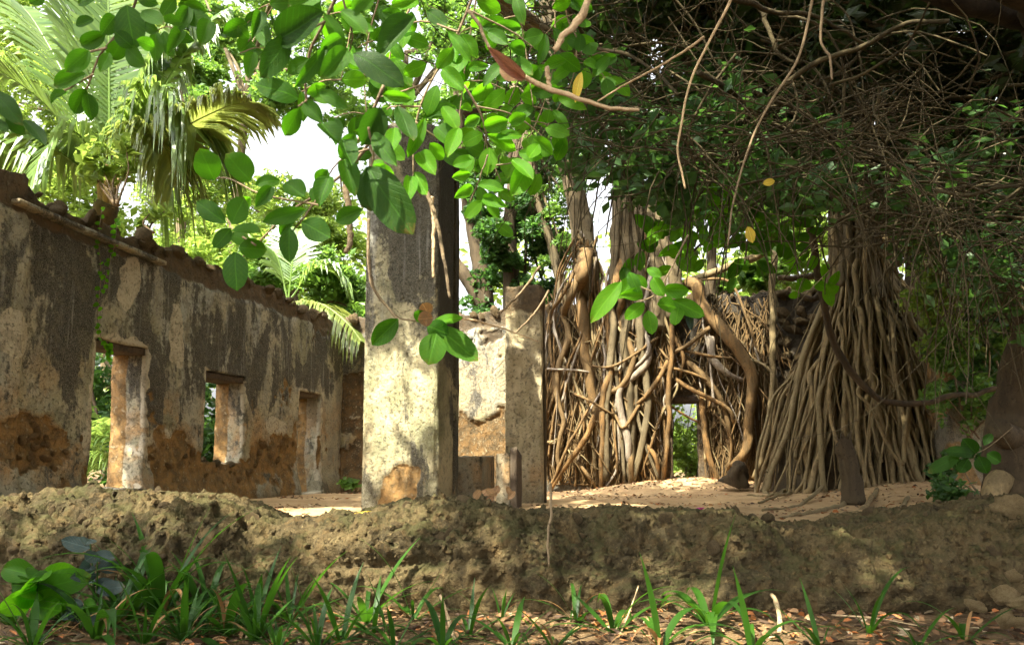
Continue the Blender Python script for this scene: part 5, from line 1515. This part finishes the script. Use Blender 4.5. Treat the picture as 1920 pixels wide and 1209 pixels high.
t = thing('dead_leaf', 'single yellow leaf beside the blurred stalk at the top', 'leaf', tuple(at(1085, 140, 2)))
leaf_at(t, at(1090, 135, 2), at(1078, 185, 2), 22 * 2 / FPX, 'leaf_yellow')
# sprays of leaves behind: top centre, each a branch
BR = [(720, -40, 700, 330, 3.2, 'leaf'), (800, -40, 730, 200, 2.6, 'leaf_light'), (900, -40, 860, 230, 3.0, 'leaf_light'), (960, -40, 1000, 200, 2.8, 'leaf'), (1040, -40, 960, 330, 3.6, 'leaf_light'), (1080, 40, 1000, 280, 4.0, 'leaf_light'),
      (520, -40, 450, 100, 3.2, 'leaf'), (680, -40, 640, 150, 2.8, 'leaf_light'), (860, 60, 900, 350, 4.2, 'leaf'), (1000, 80, 930, 420, 4.5, 'leaf_light'), (1060, -30, 1150, 170, 3.5, 'leaf'), (300, -40, 340, 60, 2.6, 'leaf'),
      (1420, 330, 1380, 520, 6.5, 'leaf'), (1500, 300, 1420, 470, 7, 'leaf'), (1300, 300, 1260, 500, 6.5, 'leaf_light'), (1560, 320, 1520, 460, 6.8, 'leaf'), (1350, 330, 1330, 470, 7.5, 'leaf_light'), (1240, 330, 1230, 470, 8, 'leaf'), (1480, 350, 1490, 560, 8, 'leaf_light')]
names = ['leafy spray over the head of the tall pillar', 'pale green spray at top centre left of the red leaf', 'bright spray hanging behind the red dead leaf', 'leafy spray right of the red dead leaf', 'long light spray between the two pillars at the top', 'light spray before the leaning ivy trunk',
         'spray of leaves above the sky gap', 'pale green spray left of the tall pillar at the top edge', 'leafy spray just right of the tall pillar top', 'lowest light spray above the slender pillar', 'leafy spray beneath the thick broken twig', 'small spray right of the palm at the top edge',
         'big-leaved spray hanging between the two fig trunks', 'leaf spray left of the aerial root fig trunk', 'light leaf spray right of the wall fig trunk', 'leaf spray touching the aerial root fig trunk', 'pale leaf spray in the middle between the figs', 'leaf spray close beside the wall fig trunk', 'lower leaf spray above the bare back wall']
for (x0, y0, x1, y1, Y, kd), nm in zip(BR, names):
    n = 13 if Y > 5 else (7 if x0 < 700 else 10)
    mx, my = (x0 + x1) / 2 + random.uniform(-40, 40), (y0 + y1) / 2 + random.uniform(-30, 10)
    st = [[(x0, y0), (mx, my), (x1, y1)]]
    lv = []
    for k in range(n):
        f = .15 + .85 * k / (n - 1)
        bx = (1 - f) ** 2 * x0 + 2 * f * (1 - f) * mx + f * f * x1; by = (1 - f) ** 2 * y0 + 2 * f * (1 - f) * my + f * f * y1
        if k % 4 == 2:
            ex, ey = bx + random.choice((-1, 1)) * random.uniform(40, 80), by + random.uniform(-10, 50)
            st.append([(bx, by), ((bx + ex) / 2, (by + ey) / 2 - 8), (ex, ey)])
            for g in (.4, .7, 1.0):
                cx, cyy = bx + (ex - bx) * g, by + (ey - by) * g
                a = random.uniform(0, 6.28); s = random.uniform(34, 50) * (3 / max(Y, 3)) ** .3
                lv.append((cx, cyy, cx + s * math.cos(a), cyy + abs(s * math.sin(a)) * .9 + 6, s * .58))
        a = random.uniform(0, 6.28); s = random.uniform(36, 54) * (3 / max(Y, 3)) ** .3
        lv.append((bx, by, bx + s * math.cos(a), by + s * math.sin(a) * .7 + 10, s * .56))
    branch(nm, st, lv, Y, kd, jit=.15, r=.0045)

# creeper on the left wall
cp = thing('creeper', 'thin leafy creeper hanging down the left wall above the nearest opening', 'vine', tuple(left_pt(*on_left(178, 400), .06)))
for pts in ([(182, 395), (176, 450), (180, 520), (174, 590), (182, 640)], [(212, 410), (206, 460), (195, 500), (184, 545)], [(190, 640), (200, 655), (196, 670)]):
    ctrl = []
    for x, y in pts:
        tt, z = on_left(x, y); ctrl.append(left_pt(tt, z, .07))
    rootobj(cp, ctrl, .006, .003, MAT['twig'], 30, 5, 'stem')
    Pc = spline(ctrl, 40)
    for p in Pc[::2]:
        d = np.array([random.uniform(-1, 1), -.4, random.uniform(-.8, .4)]); d /= np.linalg.norm(d)
        leaf_at(cp, p, p + d * random.uniform(.05, .08), .05, 'leaf_light')

# ================================================================== GROUND PLANTS AND SMALL THINGS
def strap_mesh(seed, bend, wid=0.085, nl=12):
    V = []; rs = np.random.default_rng(seed)
    y = z = 0; a = R(82)
    tw = rs.uniform(-.25, .25)
    for i in range(nl):
        t = i / (nl - 1)
        w = wid * .5 * (0.62 + .5 * math.sin(math.pi * min(1, t * 1.05))) * (1 - t ** 3) + 0.0015
        lift = 0.35 * w
        sx = tw * t * t * .2
        V += [(sx - w, y, z + lift), (sx, y, z), (sx + w, y, z + lift)]
        y += math.cos(a) / nl; z += math.sin(a) / nl
        a -= bend / nl * (0.5 + t)
    F = [(i * 3 + j, i * 3 + j + 1, i * 3 + j + 4, i * 3 + j + 3) for i in range(nl - 1) for j in range(2)]
    me = make_mesh('leaf', np.array(V), np.array(F)); me.materials.append(MAT['strap'])
    return me
STRAPS = [strap_mesh(k, b, w) for k, (b, w) in enumerate(((.25, .06), (.6, .065), (1.0, .06), (1.4, .07), (1.9, .065), (2.3, .075)))]
DEADS = []
for k in range(3):
    me = STRAPS[k + 3].copy(); me.materials.clear(); me.materials.append(MAT['leaf_brown']); DEADS.append(me)
def gpt(x, y):
    """ground point under a photo pixel in front of the low wall"""
    z = -.22
    for _ in range(4):
        p = floor_at(x, y, z); z = float(ground_z(np.array([p[0]]), np.array([p[1]]))[0])
    return np.array([p[0], p[1], z])
ROS = [  # base px, leaf length px, number, upright, label
 (300, 1110, 190, 16, 'large rosette plant with many strap leaves before the low wall at left'),
 (345, 1200, 130, 14, 'rosette of pale strap leaves at the bottom edge, left third'),
 (180, 1195, 150, 9, 'strap-leaved plant left of the large rosette near the bottom'),
 (425, 1190, 140, 12, 'upright strap-leaved plant between the two left rosettes'),
 (545, 1165, 120, 10, 'strap plant with a bent brown leaf beside it'),
 (595, 1215, 120, 11, 'strap-leaved rosette cut by the bottom edge under the pillar'),
 (685, 1165, 140, 9, 'narrow three-bladed strap plant below the tall pillar'),
 (775, 1155, 130, 8, 'tall forked strap plant right of the narrow one'),
 (740, 1215, 150, 10, 'leaning glossy strap rosette at the bottom, centre left'),
 (940, 1150, 100, 6, 'small strap plant alone at the foot of the low wall centre'),
 (960, 1215, 130, 8, 'strap rosette at the bottom edge, just left of centre'),
 (1080, 1165, 110, 9, 'flat strap rosette with arching blades at centre'),
 (1150, 1185, 130, 9, 'strap rosette at centre with one yellowing leaf'),
 (1330, 1170, 140, 10, 'agave-like rosette with one tall upright blade'),
 (1410, 1222, 110, 6, 'low dark strap rosette right of the agave-like plant'),
 (1630, 1185, 140, 9, 'shaded rosette with drooping broad blades at lower right'),
 (1810, 1200, 110, 8, 'shaded thin strap plant by the pale stones'),
 (480, 1130, 100, 6, 'small strap tuft against the low wall, left of centre'),
 (60, 1215, 110, 8, 'short strap tuft in the lower left corner'),
 (880, 1190, 90, 6, 'small strap tuft beside the dead stick'),
 (20, 1170, 100, 9, 'strap tuft at the left picture edge by the low wall'),
 (270, 1205, 110, 9, 'fine-bladed strap tuft at the bottom below the large left rosette'),
 (210, 1170, 130, 9, 'arching strap plant between the grey-green seedling and the large rosette'),
 (520, 1215, 110, 9, 'drooping strap tuft at the bottom left of the pillar line'),
 (700, 1190, 100, 8, 'short strap tuft between the narrow and the leaning rosettes'),
 (240, 1150, 120, 10, 'strap tuft low beneath the large left rosette'),
 (390, 1135, 120, 9, 'strap plant close to the low wall behind the left plants'),
 (120, 1160, 110, 8, 'strap tuft behind the lower left seedling'),
 (480, 1200, 130, 12, 'dense strap rosette at the bottom between the left plants and the pillar'),
 (640, 1205, 120, 9, 'strap rosette at the bottom, straight below the pillar base'),
 (830, 1215, 110, 8, 'strap rosette at the bottom left of the white pebble'),
 (1040, 1215, 120, 9, 'arching strap rosette cut by the bottom edge near centre'),
 (1240, 1212, 120, 8, 'dark arching strap rosette left of the agave-like plant'),
 (1540, 1215, 100, 7, 'shaded strap tuft at the bottom right of the broken stick'),
 (1720, 1215, 110, 7, 'shaded strap tuft at the bottom between the right plants'),
]
for x, y, Lp, n, lab in ROS:
    b = gpt(x, max(y, 1160))
    t = thing('strap_plant', lab, 'plant', tuple(b), 'strap-leaved plants along the low wall')
    L0 = (1.6 if x < 560 else 1.6 if x < 900 else 1.45) * Lp * b[1] / FPX
    n = int(n * (2.2 if x < 560 else 1.3))
    for k in range(n):
        az = x + k * 2.4 + random.uniform(-.4, .4)
        inner = k / n
        up = random.random()
        if 'agave' in lab:
            me = STRAPS[0] if k == 0 else random.choice(STRAPS[3:])
            L = L0 * (1.15 if k == 0 else random.uniform(.75, 1.05)); tl_ = R(2) if k == 0 else R(random.uniform(20, 45)); wd = 1.25
        else:
            me = random.choice(STRAPS[:4] if inner > .5 else STRAPS[1:])
            L = L0 * random.uniform(.45, 1.05); tl_ = R(random.uniform(4, 68)); wd = random.uniform(.55, 1.2)
        if random.random() < .14 and k > 1: me = random.choice(DEADS); L *= .8; wd *= .7
        Mx = Matrix.Translation(Vector(b) + Vector((math.sin(-az) * .008, math.cos(az) * .008, -.01))) @ Matrix.Rotation(az, 4, 'Z') @ Matrix.Rotation(-tl_, 4, 'X') @ Matrix.Diagonal((L * wd, L, L, 1))
        inst('leaf', me, t, Mx)
def seedling(label, x, y, h_px, kinds, n, lw_, name='broadleaf_seedling', ypx=None):
    b = gpt(x, y)
    t = thing(name, label, 'plant', tuple(b))
    h = h_px * b[1] / FPX
    for s in range(max(1, n // 6)):
        top = b + np.array([random.uniform(-.06, .06), random.uniform(-.04, .04), h * random.uniform(.75, 1)])
        rootobj(t, [b, (b + top) / 2 + np.array([.01, 0, 0]), top], .005, .003, MAT['strap'], 12, 6, 'stem')
        for k in range(6):
            p = b * (1 - (.45 + .11 * k)) + top * (.45 + .11 * k)
            a = k * 2.3 + random.uniform(-.5, .5); L = lw_ * b[1] / FPX * random.uniform(.7, 1.1)
            q = p + np.array([math.cos(a), math.sin(a), random.uniform(-.2, .35)]) * L
            leaf_at(t, p, q, L * .5, random.choice(kinds))
seedling('broad-leaved seedling in the lower left corner', 50, 1175, 110, ['leaf_light', 'leaf'], 18, 85)
seedling('grey-green leaved seedling left of the large rosette', 175, 1162, 150, ['blue_leaf'], 12, 50)
seedling('small low leafy weed under the grey-green seedling', 150, 1180, 50, ['blue_leaf', 'leaf'], 12, 40)

def stick(label, pts, r0, r1, mat='pale_twig', z=.02, name='dead_stick', arr=None):
    ctrl = [gpt(x, y) + np.array([0, 0, dz]) for x, y, dz in pts]
    P = spline(ctrl, 24)
    V, F = tube(P, np.linspace(r0, r1, 24), 7, .25, 30)
    obj(name, V, F, MAT[mat], loc=tuple(P[0]), label=label, cat='stick')
stick('pale bent dead stick standing by the small strap tuft at centre', [(855, 1205, 0), (842, 1190, .06), (830, 1185, .14), (825, 1180, .16)], .010, .006)
stick('short pale broken stick on the litter right of the agave-like plant', [(1462, 1185, .0), (1462, 1175, .05), (1455, 1160, .09), (1448, 1152, .10)], .013, .010)
stick('curved brown dead leaf blade left of centre', [(525, 1150, .0), (500, 1145, .03), (475, 1135, .08), (466, 1120, .13)], .008, .004, 'twig')
stick('thin straight dead twig leaning at centre right', [(1160, 1195, 0), (1180, 1180, .08), (1198, 1160, .17)], .004, .003)
stick('thin grey twig lying across the litter at lower right', [(1560, 1160, .02), (1640, 1170, .03), (1720, 1180, .02)], .005, .003)

# loose stones
def loose(label, p, s, pale=True, k=0, group=None):
    me = (PALES if pale else STONES)[k % 5]
    o = inst('stone', me, None, rand_mat(p, s, random, True))
    put_props(o, label, 'stone', group)
def lp(x, y, Y): return at(x, y, Y)
loose('big pale coral stone jutting in at the right edge', lp(1912, 962, 4.6), .115, k=0)
loose('pale knobbly stone, topmost of the pile in the lower right corner', lp(1900, 1080, 4.0), .05, k=1)
loose('pale lumpy stone in the middle of the lower right pile', lp(1885, 1115, 3.9), .06, k=2)
loose('pale stone lowest in the lower right pile', lp(1883, 1160, 3.75), .055, k=3)
loose('small pale stone lying left of the lower right pile', lp(1828, 1135, 4.1), .042, k=4)
loose('pale stone cut by the right edge beside the pile', lp(1918, 1130, 3.7), .05, k=0)
loose('brown stone between the big pale stone and the pile', lp(1885, 1030, 4.5), .07, k=2)
loose('small stone block at the foot of the lower right pile', lp(1908, 1165, 3.6), .035, k=1)
loose('flat tan stone lying on the low wall at left', lp(425, 1005, 4.66), .07, k=3)
loose('grey rounded stone on the low wall beside the tan one', lp(372, 1010, 4.65), .065, False, 1)
loose('dark lone stone on the crest of the low wall at right', lp(1438, 972, 5.3), .05, False, 2)
loose('low flat dark stone on the low wall crest at centre right', lp(1335, 970, 5.2), .09, False, 3)
loose('white round pebble on the litter at bottom centre', gpt(912, 1182) + [0, 0, .01], .02, k=2)
loose('grey round pebble left of the white one', gpt(878, 1188) + [0, 0, .01], .018, False, 4)
loose('pale block leaning against the wall left of the root tangle', on_back(1037, 828, .15), .11, k=1)

# litter
def litter(name, P, size, label, mat=MAT['litter']):
    n = len(P)
    a = rng.uniform(0, 6.28, n); s = size * rng.uniform(.5, 1.3, n)
    d = np.stack([np.cos(a), np.sin(a), rng.normal(0, .25, n)], 1); sd = np.stack([-np.sin(a), np.cos(a), rng.normal(0, .35, n)], 1)
    w = (s * rng.uniform(.3, .6, n) * .5)[:, None]; s = s[:, None]
    up = np.array([0, 0, 1.0]) * s * rng.uniform(-.15, .25, n)[:, None]
    V = np.stack([P - d * s * .5, P - d * s * .12 + sd * w + up, P + d * s * .28 + sd * w * .8 + up, P + d * s * .5, P + d * s * .28 - sd * w * .8 + up * .6, P - d * s * .12 - sd * w + up * .6], 1).reshape(-1, 3)
    o = np.arange(n)[:, None] * 6
    F = np.concatenate([o + np.array([0, 1, 5, 5])[None], ], 0)
    F1 = np.stack([o[:, 0], o[:, 0] + 1, o[:, 0] + 2, o[:, 0] + 3], 1); F2 = np.stack([o[:, 0], o[:, 0] + 3, o[:, 0] + 4, o[:, 0] + 5], 1)
    obj(name, V, np.vstack([F1, F2]), mat, smooth=False, attrs={'var': np.repeat(rng.random(n), 6)}, kind='stuff', label=label, cat='leaf litter')
n = 7500
X = rng.uniform(-4.2, 4.2, n); Y = rng.uniform(2.6, 4.7, n)
litter('leaf_litter', np.stack([X, Y, ground_z(X, Y) + .012], 1), .05, 'brown and yellow dead leaves strewn on the soil in front')
n = 6500
s_ = rng.uniform(0.2, 12.5, n); t_ = 11 * rng.random(n) ** 1.6
keep = fbm(np.stack([s_, t_, 0 * s_], 1), .9, 4) + .2 * (s_ > 5) + .4 * (t_ < 1.2) > .12
Pp = C0 + s_[keep, None] * NL + t_[keep, None] * DL
Pp[:, 2] = court_z(Pp[:, 0], Pp[:, 1]) + .008
litter('leaf_litter', Pp, .065, 'small dead leaves scattered over the sandy floor of the ruin')
for k, (x, y, lab) in enumerate(((1155, 961, 'pink fallen flower on the sandy floor, left of the other'), (1313, 958, 'pink fallen flower on the sandy floor, right of the other'))):
    p = floor_at(x, y); p[2] = float(court_z(p[0], p[1])) + .02
    t = thing('fallen_flower', lab, 'flower', tuple(p))
    for a in range(4):
        q = p + np.array([math.cos(a * 1.6) * .05, math.sin(a * 1.6) * .05, .03])
        me = LEAF['leaf_red'][a]
        V = np.array([p, p + [.02, 0, .03], q + [.01, .01, 0], q, q - [.02, 0, -.01]])
        obj('petal', V, [(0, 1, 2), (0, 2, 3), (0, 3, 4)], MAT['pink'], t)
for x, y, lab in ((715, 962, 'long yellow fallen leaf on the low wall beneath the tall pillar'), (330, 0, '')):
    if not lab: continue
    t = thing('fallen_leaf', lab, 'leaf', tuple(at(690, 963, 5.1)))
    leaf_at(t, at(700, 958, 5.1), at(640, 968, 5.0), .02, 'leaf_yellow')
t = thing('dry_leaves', 'curled dry brown leaves piled before the broken post', 'leaf', tuple(at(910, 945, 5.6)))
for k in range(14):
    x = random.uniform(875, 960); y = random.uniform(925, 950)
    a = random.uniform(0, 6.28)
    leaf_at(t, at(x, y, 5.5), at(x + 28 * math.cos(a), y - abs(18 * math.sin(a)), 5.5), .045, 'leaf_brown')
